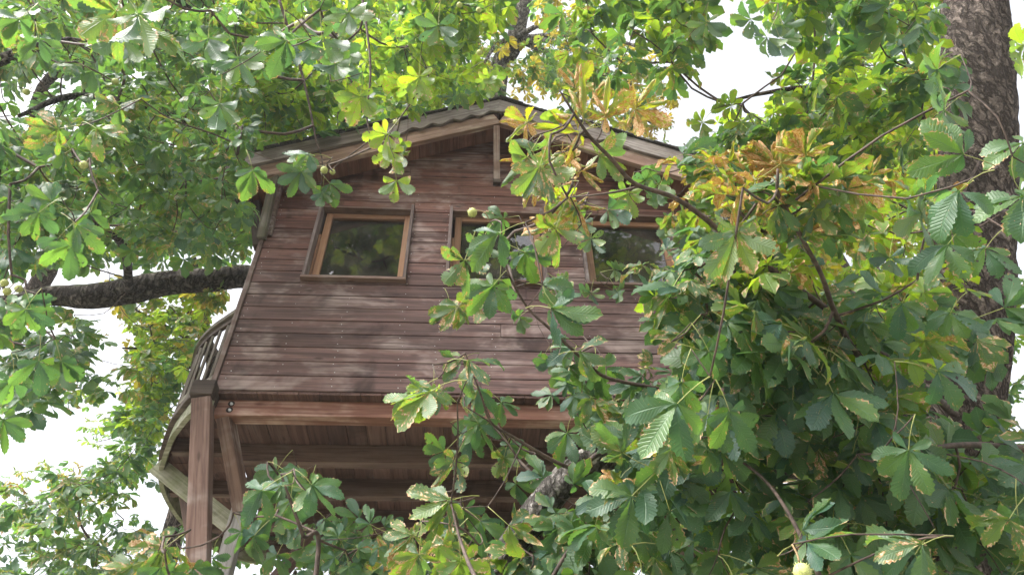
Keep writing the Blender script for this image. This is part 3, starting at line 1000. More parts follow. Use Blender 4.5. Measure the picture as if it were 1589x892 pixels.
        for st_, L in rest.items():
            VV, FF, AA, base = [], [], [], 0
            for p, B, sc, (V, F, A) in L:
                VV.append((V * sc) @ B.T + p); FF.append(F + base)
                A2 = A.copy(); A2[:, 2] = (A2[:, 2] + rng.random()) % 1.0
                AA.append(A2); base += len(V)
            o = link_mesh('foliage', build_mesh('foliage', np.concatenate(VV), np.concatenate(FF), np.concatenate(AA), LM[st_]), None, s.root)
            tag(o, kind='stuff')
        return len(s.leaves)
    def husk(s, px, py, rpx, ripe=False, stalk=None, depth=None):
        d = depth or .025 * F_PX / rpx
        r_ = rpx * d / F_PX
        P = at(px, py, d)
        o = bpy.data.objects.new('chestnut_husk', HUSK[1 if ripe else 0])
        col.objects.link(o); o.parent = s.root
        o.location = Vector(tuple(P)) - s.root.location
        o.scale = (r_,) * 3
        o.rotation_euler = tuple(rng.uniform(0, 6, 3))
        top = P + np.array([0, 0, r_])
        if stalk:
            pts = [top] + [at(x, y, d) for x, y in stalk]
            s.stalks.append(pts); s.nodes.append(np.asarray(pts[-1]))
        else:
            s.nodes.append(top + np.array([.0, .01, .05]))
            s.stalks.append([top, top + np.array([.002, .004, .025]), top + np.array([0, .01, .05])])
    def finish_stalks(s):
        if not s.stalks: return
        V, F = [], []
        for pts in s.stalks:
            v, f = tube_arrays(smooth_path(pts, 8), .0028, 5)
            b = len(V); V.extend(v); F.extend([tuple(b + k_ for k_ in ff) for ff in f])
        tag(link_mesh('fruit_stalks', mesh_from('fruit_stalks', V, F, True), M['stalk'], s.root), kind='stuff')
M['stalk'] = simple('fruit_stalk', (.22, .15, .07), .7)
M['husk'] = simple('green_husk', (.40, .43, .15), .6, 0, 8, .3)
M['husk_ripe'] = simple('ripe_husk', (.28, .11, .04), .6, 0, 8, .4)
def husk_mesh(mat):
    bm = bmesh.new()
    bmesh.ops.create_icosphere(bm, subdivisions=3, radius=.86)
    pts = [v.co.copy() for v in bm.verts]
    ico = [p.normalized() for p in pts]
    for p in ico[::5]:
        t = p.orthogonal().normalized(); b = p.cross(t)
        vs = [bm.verts.new(p * .83 + (t * math.cos(a) + b * math.sin(a)) * .07) for a in (0, 2.1, 4.2)]
        tp = bm.verts.new(p * 1.16)
        for i in range(3): bm.faces.new((vs[i], vs[(i + 1) % 3], tp))
    me = bpy.data.meshes.new('chestnut_husk'); bm.to_mesh(me); bm.free()
    me.polygons.foreach_set('use_smooth', [True] * len(me.polygons)); me.materials.append(mat)
    return me
HUSK = [husk_mesh(M['husk']), husk_mesh(M['husk_ripe'])]

def hand(tree, table, Lr=.17, prio=1.0):
    """leaves read one by one off the photograph: hub pixel, direction on the picture (0 right, 90 up), length in px,
    style, lean (degrees the middle leaflet points towards the viewer), side ('t' upper face seen, 'u' underside)"""
    for (px, py, ang, ln, st_, lean, side) in table:
        cl = math.cos(math.radians(lean))
        r0 = ray(px, py)
        d = Lr * F_PX * cl / ln * float(rng.uniform(.93, 1.07))
        if in_poly(px, py, HOUSE_PX):        # stay in front of the wall
            dw = (-.35 - CAM[1]) / r0[1] if py < 300 else (-.16 - CAM[1]) / r0[1]
            if d > .93 * dw: d = .93 * dw
        d = max(d, 1.5)
        P = at(px, py, d)
        sc = ln * d / F_PX / .17 / cl
        a = math.radians(ang)
        v = r0 / np.linalg.norm(r0)
        img = CR * math.cos(a) + CU * math.sin(a)
        Y = img * cl - v * math.sin(math.radians(lean))
        # the face turns to the viewer, tipped up so that it still catches the sky
        n = -v if side == 't' else v
        n = n + .55 * np.array([0, 0, 1.0]) * (1 if side == 't' else 1.0) + rng.normal(0, .16, 3)
        tree.leaf(P, Y, n, sc, st_, prio)
        if rng.random() < .28:               # a second leaf of the pair behind it
            a += rng.choice([-1, 1]) * rng.uniform(.5, 1.3)
            Y = (CR * math.cos(a) + CU * math.sin(a)) * cl - v * math.sin(math.radians(lean)) * rng.uniform(-.5, 1.2)
            P2 = P + v * .07 + CR * rng.normal(0, .04) + CU * rng.normal(.02, .03)
            tree.leaf(P2, Y, n + rng.normal(0, .3, 3), sc * rng.uniform(.65, .95), st_, prio)

# ------------------------------------------------------------------ trees
UP = (0, -.25, 1.0)
FACE = (0, -1.0, .30)

# --- the chestnut at the right edge, whose low branches hang in front of the treehouse
TR = Tree('chestnut_tree', 'large horse chestnut with rough brown trunk at the right edge', tuple(np.append(at(1440, 860, 5.0)[:2], 0)))
tb = at(1440, 860, 5.0)
TR.limb('trunk', [(tb[0] + .15, tb[1] + .25, -.1), (tb[0] + .05, tb[1] + .1, 2.0), at(1462, 800, 5.0), at(1482, 670, 5.2), at(1502, 500, 5.6), at(1514, 330, 6.2), at(1516, 160, 6.8), at(1512, 0, 7.5), at(1500, -160, 8.6), at(1440, -330, 10.2)],
        [.38, .33, .30, .295, .29, .295, .30, .29, .26, .18], M['bark'], 90, 220, .02, 6.0)
kb = at(1556, 186, 6.45)
knot, _, _ = tube('knot', [kb + _F * .06, kb - _F * .01, kb - _F * .035, kb - _F * .03, kb - _F * .01], [.10, .085, .06, .03, .02], M['bark'], TR.root, 20, 16, .006)
TR.limb('limb', [at(1500, 195, 6.7), at(1430, 180, 6.4), at(1375, 161, 6.2), at(1310, 150, 6.0), at(1250, 137, 5.9), at(1180, 146, 5.8), at(1122, 160, 5.7)], [.05, .036, .03, .026, .022, .015, .008], M['bark'], 10, 40)
TR.limb('limb', [at(1470, 760, 5.0), at(1370, 742, 4.7), at(1235, 718, 4.2), at(1150, 696, 4.0), at(1050, 684, 3.9), at(955, 700, 3.8), at(885, 738, 3.75), at(812, 822, 3.7), at(750, 920, 3.6)], [.12, .105, .088, .083, .08, .08, .078, .074, .065], M['bark_grey'], 40, 90, .012, 6.0, label='grey rough-barked limb arching under the treehouse floor')
# branches in front, read off the photograph
TR.limb('branch', [at(1480, 640, 4.9), at(1400, 575, 4.0), at(1310, 500, 3.5), at(1200, 420, 3.3), at(1125, 365, 3.2), at(1085, 332, 3.15), at(1042, 305, 3.1), at(985, 285, 3.05), at(950, 248, 3.0), at(915, 212, 2.95), at(888, 172, 2.9), at(868, 140, 2.9)], [.03, .022, .016, .0135, .0125, .0115, .0105, .0095, .0085, .007, .005, .003], M['twig'], 9, 70)
TR.limb('branch', [at(990, 290, 3.05), at(955, 298, 3.1), at(920, 303, 3.15), at(885, 306, 3.2)], [.006, .005, .004, .003], M['twig'], 7, 20)
TR.limb('branch', [at(1440, 640, 4.2), at(1340, 560, 3.5), at(1298, 490, 3.1), at(1276, 430, 2.9), at(1250, 380, 2.8), at(1222, 328, 2.75), at(1207, 300, 2.7), at(1207, 262, 2.7)], [.02, .016, .012, .0095, .0085, .008, .007, .005], M['twig'], 9, 50)
TR.limb('branch', [at(1222, 328, 2.75), at(1190, 300, 2.75), at(1165, 300, 2.8)], [.006, .004, .003], M['twig'], 7, 14)
TR.limb('branch', [at(1400, 740, 4.4), at(1240, 660, 3.9), at(1110, 622, 3.6), at(1017, 602, 3.5), at(943, 586, 3.45), at(911, 563, 3.4), at(851, 508, 3.3), at(821, 480, 3.3), at(795, 438, 3.25), at(781, 395, 3.2), at(778, 345, 3.2)], [.022, .016, .012, .0095, .0085, .0075, .0068, .006, .005, .004, .003], M['twig'], 9, 70)
TR.limb('branch', [at(1240, 790, 4.0), at(1050, 745, 3.7), at(950, 700, 3.6), at(905, 722, 3.5), at(888, 726, 3.5), at(858, 714, 3.45), at(800, 680, 3.4), at(762, 655, 3.3), at(746, 612, 3.25), at(722, 548, 3.2)], [.022, .016, .013, .012, .011, .009, .007, .0055, .0045, .003], M['twig'], 9, 60)
TR.limb('branch', [at(1300, 960, 2.4), at(1257, 861, 2.5), at(1217, 785, 2.7), at(1181, 739, 2.9), at(1120, 690, 3.1), at(1095, 640, 3.2)], [.012, .009, .007, .006, .005, .003], M['twig'], 8, 34)
TR.limb('branch', [at(820, 960, 3.1), at(860, 890, 3.2), at(884, 850, 3.3), at(920, 800, 3.5)], [.012, .01, .008, .004], M['twig'], 8, 24)
TR.limb('branch', [at(780, 960, 2.2), at(740, 900, 2.4), at(715, 840, 2.6), at(700, 780, 2.7)], [.01, .008, .006, .003], M['twig'], 8, 24)
TR.limb('branch', [at(1640, 300, 4.2), at(1560, 330, 4.0), at(1500, 300, 3.6), at(1470, 330, 3.4)], [.02, .014, .009, .004], M['twig'], 8, 24)
TR.limb('branch', [at(1520, 250, 6.0), at(1455, 380, 5.6), at(1450, 430, 5.5), at(1452, 400, 5.5), at(1449, 200, 5.6)], [.012, .01, .008, .007, .005], M['twig'], 7, 40)
TR.limb('branch', [at(1640, 700, 3.4), at(1500, 690, 3.2), at(1420, 700, 3.0), at(1330, 705, 2.9)], [.02, .014, .009, .004], M['twig'], 8, 24)
hand(TR, [
    # around the middle and right windows
    (781, 339, 190, 34, 'g', 20, 't'), (721, 404, 250, 62, 'b', 10, 'u'), (775, 362, 205, 62, 'g', 30, 't'), 
    (815, 392, -25, 50, 'g', 20, 't'), (863, 354, 250, 66, 'b', 5, 'u'), (860, 350, 185, 55, 'c', 10, 'u'), (894, 320, 275, 52, 'c', 10, 'u'), (943, 326, -20, 46, 'g', 10, 'u'),
    (837, 258, 250, 68, 'b', 5, 'u'), (842, 262, 300, 60, 'b', 15, 'u'), (832, 268, 225, 56, 'c', 15, 'u'), (917, 370, 265, 36, 'g', 20, 'u'), (953, 418, 10, 26, 'g', 40, 'u'), (917, 455, 260, 28, 'g', 30, 'u'), (958, 452, 300, 30, 'g', 25, 'u'),
    (1036, 460, 240, 60, 'b', 10, 't'), (1028, 465, 268, 62, 'y', 0, 'u'), (842, 442, -8, 36, 'g', 40, 't'), (855, 478, -5, 56, 'g', 45, 't'), (806, 491, 215, 34, 'g', 20, 'u'),
    (765, 444, 230, 52, 'g', 20, 't'), (734, 468, 250, 48, 'b', 5, 'u'), (711, 475, 230, 46, 'b', 25, 't'), (745, 378, 240, 48, 'g', 20, 'u'), (870, 440, 320, 34, 'g', 30, 'u'),
    # withered spray over the gable
    (897, 205, 195, 62, 'c', 10, 't'), (818, 246, 205, 46, 'c', 5, 't'), (818, 190, 176, 48, 'c', 15, 'u'), (852, 228, 185, 58, 'b', 10, 'u'), (906, 186, 70, 66, 'c', 5, 'u'), (940, 180, 35, 62, 'c', 10, 'u'), (893, 138, 82, 46, 'c', 0, 'u'),
    (945, 215, 310, 48, 'y', 10, 'u'), (902, 266, 290, 42, 'c', 10, 'u'), (930, 240, 340, 56, 'b', 10, 'u'), (880, 240, 270, 40, 'c', 10, 'u'), (985, 170, 10, 60, 'c', 15, 'u'), (870, 182, 120, 38, 'y', 15, 'u'),
    (1070, 258, 285, 48, 'g', 10, 'u'), (1060, 240, 20, 46, 'g', 25, 't'), (1002, 280, 150, 42, 'g', 15, 'u'), (1020, 300, 250, 44, 'g', 10, 'u'), (975, 300, 255, 44, 'y', 10, 'u'), (880, 310, 200, 46, 'y', 15, 'u'), (905, 345, 230, 42, 'g', 15, 'u'),
    (1045, 341, 270, 42, 'g', 10, 'u'), (1078, 352, 270, 44, 'g', 0, 'u'), (1095, 300, 300, 40, 'g', 20, 'u'),
    (1142, 362, 262, 92, 'b', 5, 'u'), (1139, 352, -15, 58, 'y', 10, 'u'), (1130, 372, 215, 56, 'c', 15, 'u'),
    # withered spray on the right
    (1207, 258, 85, 62, 'c', 0, 'u'), (1200, 256, 140, 56, 'c', 10, 'u'), (1212, 254, 35, 62, 'c', 10, 'u'), (1153, 301, 190, 72, 'c', 10, 't'), (1161, 329, 185, 52, 'c', 20, 't'), (1207, 319, -18, 62, 'b', 25, 't'), (1145, 353, 292, 72, 'b', 5, 'u'),
    (1282, 289, 280, 52, 'b', 10, 'u'), (1260, 285, 350, 62, 'y', 25, 'u'), (1180, 310, 240, 44, 'c', 10, 'u'), (1235, 300, 320, 60, 'b', 20, 'u'), (1175, 372, 250, 56, 'b', 10, 'u'), (1290, 345, 330, 58, 'c', 25, 't'),
    # in front of the lower wall
    (883, 567, 250, 44, 'g', 20, 't'), (925, 575, 272, 48, 'g', 15, 't'), (933, 572, 325, 50, 'g', 15, 't'), (900, 545, 5, 46, 'b', 40, 't'), (890, 540, 190, 40, 'g', 30, 't'), (913, 636, 262, 34, 'g', 20, 't'), (905, 600, 235, 40, 'g', 15, 'u'), (880, 671, 255, 48, 'g', 20, 't'),
    (960, 620, 300, 42, 'g', 20, 't'), (940, 655, 270, 40, 'g', 15, 't'), (855, 560, 270, 36, 'g', 10, 'u'),
    (1051, 626, 222, 92, 'g', 15, 't'), (1099, 643, 262, 66, 'g', 5, 't'), (1132, 638, 292, 68, 'g', 10, 't'), (1134, 618, -18, 50, 'g', 20, 't'), (1041, 696, 262, 64, 'b', 10, 't'), (1119, 699, 282, 68, 'g', 5, 't'), (1084, 550, 245, 62, 'g', 15, 't'),
    (1100, 545, 300, 66, 'g', 10, 't'), (1060, 520, 230, 62, 'b', 20, 't'), (1190, 500, 270, 52, 'y', 5, 'u'), (1180, 470, 235, 56, 'g', 15, 't'), (1215, 480, 310, 60, 'g', 15, 't'), (1130, 480, 265, 62, 'g', 10, 'u'),
    (837, 735, 280, 40, 'g', 15, 't'), (801, 750, 265, 46, 'g', 10, 't'), (993, 772, 240, 54, 'b', 20, 't'), (881, 840, 255, 34, 'g', 5, 't'), (978, 842, 228, 52, 'b', 15, 't'), (960, 745, 225, 56, 'c', 15, 't'), (1020, 760, 275, 52, 'g', 10, 't'),
    # spray in front of the beam
    (667, 608, 203, 76, 'b', 25, 't'), (640, 612, 215, 60, 'y', 25, 't'), (685, 606, 245, 40, 'b', 20, 't'), (733, 606, 262, 40, 'b', 25, 't'), (742, 603, 325, 44, 'g', 30, 't'), (778, 624, 318, 36, 'g', 25, 't'), (731, 651, 235, 44, 'g', 15, 't'), (742, 657, 305, 44, 'g', 15, 't'),
    (705, 715, 245, 50, 'b', 5, 'u'), (690, 700, 225, 48, 'g', 10, 'u'), (733, 679, 225, 46, 'g', 15, 't'), (782, 709, 255, 40, 'b', 15, 'u'), (790, 690, 300, 36, 'g', 15, 't'), (718, 555, 200, 36, 'b', 40, 't'), (728, 560, -5, 48, 'b', 45, 't'),
    # bottom middle
    (699, 776, 192, 60, 'b', 35, 't'), (680, 808, 245, 46, 'y', 20, 't'), (694, 845, 235, 64, 'b', 15, 't'), (745, 808, 320, 48, 'g', 25, 't'), (790, 815, 318, 56, 'b', 25, 't'), (759, 868, 290, 58, 'b', 15, 't'), (602, 868, 205, 50, 'c', 20, 't'), (650, 860, 265, 62, 'b', 15, 't'),
    (720, 790, 280, 48, 'g', 15, 't'), (640, 830, 210, 54, 'b', 25, 't'), (715, 870, 275, 66, 'y', 10, 't'),
    # dark leaves before the right trunk
    (1455, 108, 215, 60, 'g', 25, 'u'), (1465, 172, 222, 66, 'g', 20, 'u'), (1489, 296, 216, 92, 'g', 10, 't'), (1587, 222, 232, 66, 'g', 15, 't'), (1588, 305, 218, 80, 'g', 10, 't'),
    (1588, 70, 225, 60, 'y', 20, 'u'), (1530, 385, 230, 64, 'g', 15, 't'), (1470, 380, 225, 70, 'g', 15, 't'), (1430, 330, 230, 66, 'g', 15, 'u'),
    # right lower mass
    (1323, 704, 250, 68, 'g', 5, 't'), (1410, 698, 262, 74, 'g', 5, 't'), (1425, 690, 305, 70, 'g', 10, 't'), (1455, 575, -15, 74, 'g', 20, 't'), (1404, 584, 250, 54, 'g', 15, 't'), (1475, 485, 235, 60, 'g', 15, 't'),
    (1252, 840, 20, 62, 'g', 35, 't'), (1250, 845, 225, 46, 'g', 30, 't'), (1430, 845, 200, 84, 'b', 30, 't'), (1420, 860, 235, 70, 'g', 20, 't'), (1566, 805, 235, 76, 'b', 15, 't'), (1580, 800, 275, 72, 'g', 15, 't'), (1350, 640, 235, 60, 'g', 10, 't'), (1290, 560, 245, 58, 'g', 15, 't'), (1340, 500, 250, 60, 'g', 15, 't'),
    (1400, 470, 240, 62, 'g', 15, 't'), (1230, 620, 265, 66, 'g', 10, 't'), (1190, 570, 280, 60, 'g', 15, 't'), (1275, 460, 300, 54, 'b', 20, 't'), (1380, 400, 260, 50, 'g', 20, 'u'),
    # dark silhouettes against the sky, top right
    (1190, 58, 245, 48, 'g', 5, 'u'), (1165, 30, 225, 44, 'g', 10, 'u'), (1215, 40, 285, 46, 'g', 10, 'u'), (1096, 35, 265, 40, 'g', 5, 'u'), (1212, 148, 270, 40, 'y', 5, 'u'), (1150, 190, 265, 38, 'y', 5, 'u'), (1135, 165, 160, 36, 'y', 15, 'u'), (1090, 190, 230, 36, 'y', 15, 'u'),
])
P_ = (0, -1.0, .1)
TR.fill([(1010, 500), (1250, 440), (1589, 440), (1640, 940), (1030, 940), (960, 800), (1010, 640)], 3.0, 4.9, 185, P_, .6, 1.08, 'gggggby', True, holes=[(1190, 712, 60, 28), (1495, 605, 120, 95), (1535, 390, 110, 110)])
TR.fill([(820, 700), (1000, 640), (1100, 940), (790, 940)], 3.2, 4.3, 60, P_, .7, .95, 'gggb', True, holes=[(895, 715, 100, 58), (825, 790, 45, 45)])
TR.fill([(860, 560), (1020, 560), (1100, 700), (960, 690), (850, 640)], 3.4, 4.3, 22, P_, .6, .7, 'ggb', True, holes=[(905, 705, 80, 45)])
TR.fill([(1000, 400), (1120, 380), (1200, 470), (1090, 560), (1020, 540)], 3.2, 4.4, 34, P_, .6, .75, 'ggb', True)
TR.fill([(1050, 230), (1200, 260), (1230, 420), (1080, 420), (1050, 330)], 3.2, 4.6, 20, (0, -.6, .7), .5, .75, 'gybbc', True)
TR.fill([(880, 150), (1010, 170), (1000, 240), (900, 240)], 2.9, 3.6, 13, (0, -.3, .9), .2, .75, 'cccb', True)
TR.fill([(820, 170), (920, 200), (900, 270), (800, 250)], 2.9, 3.5, 6, (0, -.6, .7), .3, .7, 'ccb', True)
TR.fill([(1120, 250), (1330, 250), (1340, 360), (1150, 380)], 2.7, 3.4, 14, (0, -.3, .9), .2, .8, 'cccbg', True)
TR.fill([(820, 290), (950, 290), (950, 350), (860, 380)], 3.1, 3.8, 6, (0, -.5, .9), .4, .65, 'cby', True)
TR.fill([(1090, 330), (1300, 300), (1470, 330), (1470, 480), (1230, 500), (1110, 430)], 3.2, 4.8, 26, (0, -.3, 1), .4, .8, 'yyybc', True)
TR.fill([(1060, 150), (1200, 120), (1430, -40), (1430, 260), (1240, 270), (1090, 260)], 4.8, 7.0, 80, UP, .3, .95, 'ggyyb', False, holes=[(1100, 110, 100, 85), (1115, 45, 65, 65), (1090, 190, 40, 60)])
TR.fill([(1180, -60), (1430, -60), (1430, 60), (1230, 60)], 4.5, 7.0, 45, UP, .35, 1.0, 'gggy', False)
TR.fill([(895, -50), (1090, -50), (1080, 60), (1030, 130), (930, 130), (890, 60)], 5.0, 7.0, 44, UP, .3, 1.0, 'gggyb', False)
TR.fill([(1400, -40), (1480, -40), (1460, 260), (1420, 250), (1400, 60)], 4.4, 5.8, 6, P_, .6, 1.0, 'gg', True)
TR.fill([(1100, 440), (1560, 420), (1600, 940), (1000, 940), (1010, 720)], 5.2, 7.5, 190, (0, -.5, .8), .5, 1.1, 'ggg', False, holes=[(1275, 600, 34, 30), (1490, 610, 100, 120), (1520, 420, 100, 130)])
TR.fill([(1150, -420), (1900, -420), (1900, -60), (1150, -60)], 5.5, 9.0, 25, UP, .3, 1.1, 'ggg')
TR.husk(733, 330, 8.5, stalk=[(752, 330), (760, 345)], depth=3.4)
TR.husk(1245, 887, 16)
TR.husk(1117, 638, 9, True)
TR.husk(713, 8, 5); TR.husk(743, 16, 5)

# --- the chestnut behind the treehouse
TH = Tree('chestnut_tree', 'horse chestnut behind the treehouse with a mossy limb reaching left', (.9, 3.3, 0))
TH.limb('trunk', [(.9, 3.3, -.1), (.85, 3.25, 3), (.7, 3.15, 6.5), at(545, 330, 9.6), at(541, 190, 10.2), at(530, 100, 10.8), at(480, -60, 12)], [.34, .3, .25, .16, .11, .10, .07], M['bark_moss'], 24, 70, .008)
TH.limb('limb', [(.75, 3.15, 7.0), (-.15, 2.95, 8.35), at_y(392, 432, 2.7), at_y(330, 434, 2.6), at_y(260, 439, 2.55), at_y(200, 451, 2.5), at_y(140, 460, 2.45), at_y(80, 459, 2.4), at_y(0, 470, 2.2), at_y(-90, 450, 2.0)], [.18, .16, .148, .15, .16, .17, .155, .12, .08, .05], M['bark_moss'], 36, 90, .012, 6.0, label='thick bare mossy limb running left from the treehouse wall')
TH.limb('limb', [(.7, 3.15, 6.9), (-.2, 2.6, 8.6), at(372, 300, 9.2), at(376, 215, 9.6), at(405, 90, 10.2), at(430, -60, 11)], [.13, .12, .11, .10, .08, .05], M['bark_moss'], 14, 40, .005)
TH.limb('limb', [at(541, 190, 10.2), at(480, 140, 9.3), at(420, 90, 8.3), at(330, 40, 7.2), at(250, -20, 6.3)], [.06, .05, .045, .035, .02], M['bark_moss'], 10, 30)
TH.limb('limb', [at(376, 215, 9.6), at(290, 190, 8.4), at(200, 160, 7.2), at(110, 150, 6.2), at(30, 180, 5.5)], [.06, .05, .04, .03, .015], M['bark_moss'], 10, 30)
TH.limb('limb', [at(200, 449, 8.0), at(190, 380, 7.2), at(120, 330, 6.4), at(60, 300, 5.8)], [.05, .04, .03, .015], M['bark_moss'], 10, 24)
TH.limb('limb', [at(-120, 160, 5.0), at(-40, 110, 5.0), at(0, 94, 5.0), at(55, 74, 5.1), at(110, 60, 5.3)], [.05, .045, .042, .03, .015], M['bark_moss'], 12, 24)
TH.limb('limb', [at(541, 190, 10.2), at(600, 120, 9.6), at(660, 60, 9.0), at(720, 0, 8.6)], [.05, .04, .03, .015], M['bark_moss'], 9, 24)
TH.limb('branch', [at(560, -20, 6.2), at(575, 100, 5.9), at(570, 190, 5.8), at(598, 235, 5.7), at(614, 270, 5.6)], [.012, .009, .007, .005, .003], M['twig'], 7, 24)
TH.limb('branch', [at(430, -10, 5.4), at(470, 120, 5.3), at(490, 215, 5.2), at(500, 250, 5.2), at(498, 296, 5.2)], [.012, .009, .007, .005, .003], M['twig'], 7, 24)
hand(TH, [
    (180, 18, 245, 80, 'b', 5, 'u'), (215, 22, 305, 78, 'g', 10, 'u'), (190, 60, 275, 70, 'g', 5, 'u'), (230, 40, 320, 72, 'b', 25, 't'), (170, 0, 220, 60, 'g', 15, 'u'),
    (445, 65, 190, 48, 'g', 40, 't'), (455, 66, -10, 46, 'g', 40, 't'), (341, 161, 265, 58, 'g', 5, 'u'), (323, 60, 265, 56, 'g', 5, 'u'), (370, 90, 290, 52, 'g', 10, 'u'), (500, 60, 275, 58, 'g', 5, 'u'), (520, 100, 265, 52, 'g', 10, 'u'),
    (615, 280, 275, 44, 'y', 0, 'u'), (607, 236, 250, 40, 'y', 10, 'u'), (600, 208, 230, 44, 'y', 10, 'u'), (622, 240, 310, 40, 'b', 15, 'u'), (467, 266, 240, 42, 'g', 5, 'u'), (500, 298, 262, 32, 'g', 10, 'u'), (512, 285, 310, 34, 'g', 20, 't'), (392, 265, 285, 48, 'g', 10, 't'), (480, 240, 175, 40, 'g', 30, 't'),
    (49, 484, 285, 50, 'g', 10, 't'), (40, 480, 235, 48, 'g', 20, 't'), (60, 560, 265, 52, 'g', 10, 't'), (20, 590, 270, 56, 'g', 10, 't'), (95, 560, 285, 48, 'g', 10, 't'), (5, 650, 280, 48, 'g', 15, 't'), (110, 380, 260, 50, 'g', 15, 't'), (140, 330, 250, 48, 'g', 20, 't'),
    (120, 350, 320, 50, 'g', 15, 't'), (185, 165, 200, 40, 'b', 35, 't'), (150, 200, 330, 44, 'b', 35, 't'), (60, 330, 215, 46, 'g', 30, 't'), (90, 200, 190, 42, 'b', 40, 't'), (30, 30, 220, 48, 'g', 25, 't'), (60, 60, 280, 44, 'g', 25, 't'),
    (540, 20, 300, 56, 'g', 10, 'u'), (680, 40, 265, 52, 'g', 5, 'u'), (650, 120, 265, 44, 'y', 5, 'u'), (760, 120, 265, 40, 'y', 5, 'u'), (560, 150, 265, 48, 'y', 5, 'u'),
])
SP = [(30, 160, 40, 40), (100, 120, 70, 22), (110, 160, 40, 26), (15, 220, 30, 16), (150, 500, 60, 60)]
TH.fill([(-60, -60), (400, -60), (410, 230), (395, 330), (330, 375), (120, 385), (40, 410), (-60, 420)], 4.6, 6.8, 340, (0, -.55, .8), .45, .72, 'ggggb', False, holes=SP)
TH.fill([(-60, -60), (420, -60), (410, 240), (395, 395), (120, 395), (-60, 420)], 6.8, 9.5, 360, UP, .3, .95, 'gggb', False, holes=SP)
TH.fill([(380, -60), (770, -60), (765, 60), (770, 140), (560, 190), (390, 235)], 6.3, 8.2, 150, UP, .35, 1.0, 'ggyy', False)
TH.fill([(380, -60), (765, -60), (765, 100), (765, 150), (560, 205), (390, 245)], 8.2, 11.0, 190, UP, .3, 1.1, 'gyyy', False)
TH.fill([(-60, 430), (50, 490), (120, 510), (90, 570), (40, 640), (-60, 660)], 4.4, 6.0, 22, FACE, .6, 1.0, 'ggg', False)
TH.fill([(-60, 170), (110, 200), (150, 370), (50, 395), (-60, 420)], 4.2, 5.6, 34, (0, -.7, .6), .5, .85, 'gggb', False, holes=[(30, 180, 40, 24)])
TH.fill([(-60, 500), (60, 500), (90, 580), (30, 690), (-60, 700)], 4.4, 5.8, 7, FACE, .6, .9, 'gg', False)
TH.fill([(90, 470), (200, 520), (230, 600), (160, 640), (90, 580)], 6.0, 8.0, 14, FACE, .5, .9, 'ggb', False)
TH.fill([(-300, -500), (1000, -500), (1000, -60), (-300, -60)], 7.5, 12.0, 130, UP, .3, 1.2, 'ggg')
for q in ((503, 264, 6.5), (516, 267, 5), (170, 135, 6), (179, 127, 6), (41, 143, 6), (54, 24, 5.5), (68, 38, 5), (130, 256, 7), (171, 222, 6), (463, 39, 7), (479, 29, 7), (7, 439, 7), (29, 448, 7), (11, 452, 7), (614, 190, 5), (623, 245, 4.5), (744, 82, 5)):
    TH.husk(*q)

# --- pale-trunked tree far behind the ridge, its leaves turning
TF = Tree('pale_tree', 'tall grey-trunked tree with yellowing leaves far behind the roof ridge', tuple(np.append(at(760, 240, 14)[:2] + np.array([-.3, 1.0]), 0)))
f0 = TF.root.location
TF.limb('trunk', [(f0.x, f0.y, -.1), (f0.x + .1, f0.y, 5), at(770, 150, 14), at(795, 75, 14.3), at(812, 5, 14.6), at(828, -80, 15), at(840, -250, 16)], [.36, .3, .19, .165, .16, .14, .1], M['bark_grey'], 24, 60, .01)
for (x, y, d) in ((880, 60, 12.5), (950, 120, 12), (740, 120, 12.5), (1040, 90, 12), (1020, 200, 12)):
    TF.limb('limb', [at(800, 60, 14.4), at((800 + x) / 2, (60 + y) / 2 - 20, (14.4 + d) / 2), at(x, y, d)], [.07, .04, .015], M['bark_grey'], 8, 16)
TF.fill([(720, -60), (980, -60), (960, 60), (900, 130), (800, 150), (740, 110)], 11.0, 15.5, 150, UP, .3, 1.0, 'oogbb', False, holes=[(808, 25, 26, 55)])
TF.fill([(960, 80), (1060, 60), (1050, 130), (1030, 250), (960, 200)], 10.0, 13.0, 50, UP, .3, .9, 'oobc', False)
TF.fill([(800, 60), (1000, 80), (1000, 200), (880, 180)], 11.0, 15.0, 60, UP, .3, 1.0, 'ggob', False)

# --- bright tree behind, right of the roof
TB = Tree('background_tree', 'sunlit yellow-green tree filling the gap behind the right branches', tuple(np.append(at(1330, 500, 11)[:2], 0)))
b0 = TB.root.location
TB.limb('trunk', [(b0.x, b0.y, -.1), (b0.x, b0.y, 4), at(1340, 520, 10.5), at(1350, 380, 10.8), at(1340, 200, 11.5), at(1330, 0, 12.5)], [.2, .18, .13, .11, .08, .05], M['bark'], 16, 40, .006)
TB.fill([(1100, 200), (1300, 150), (1480, 150), (1480, 480), (1400, 560), (1220, 520), (1130, 400)], 7.5, 11.5, 280, UP, .3, 1.1, 'yyyyo', False)
TB.fill([(1180, -40), (1480, -40), (1470, 180), (1240, 180)], 8.5, 12.0, 100, UP, .3, 1.1, 'yyyg', False, holes=[(1200, 80, 60, 50)])
TB.fill([(1180, 500), (1589, 420), (1589, 900), (1150, 900)], 8.0, 11.0, 150, UP, .3, 1.2, 'ygg', False, holes=[(1275, 600, 26, 24)])

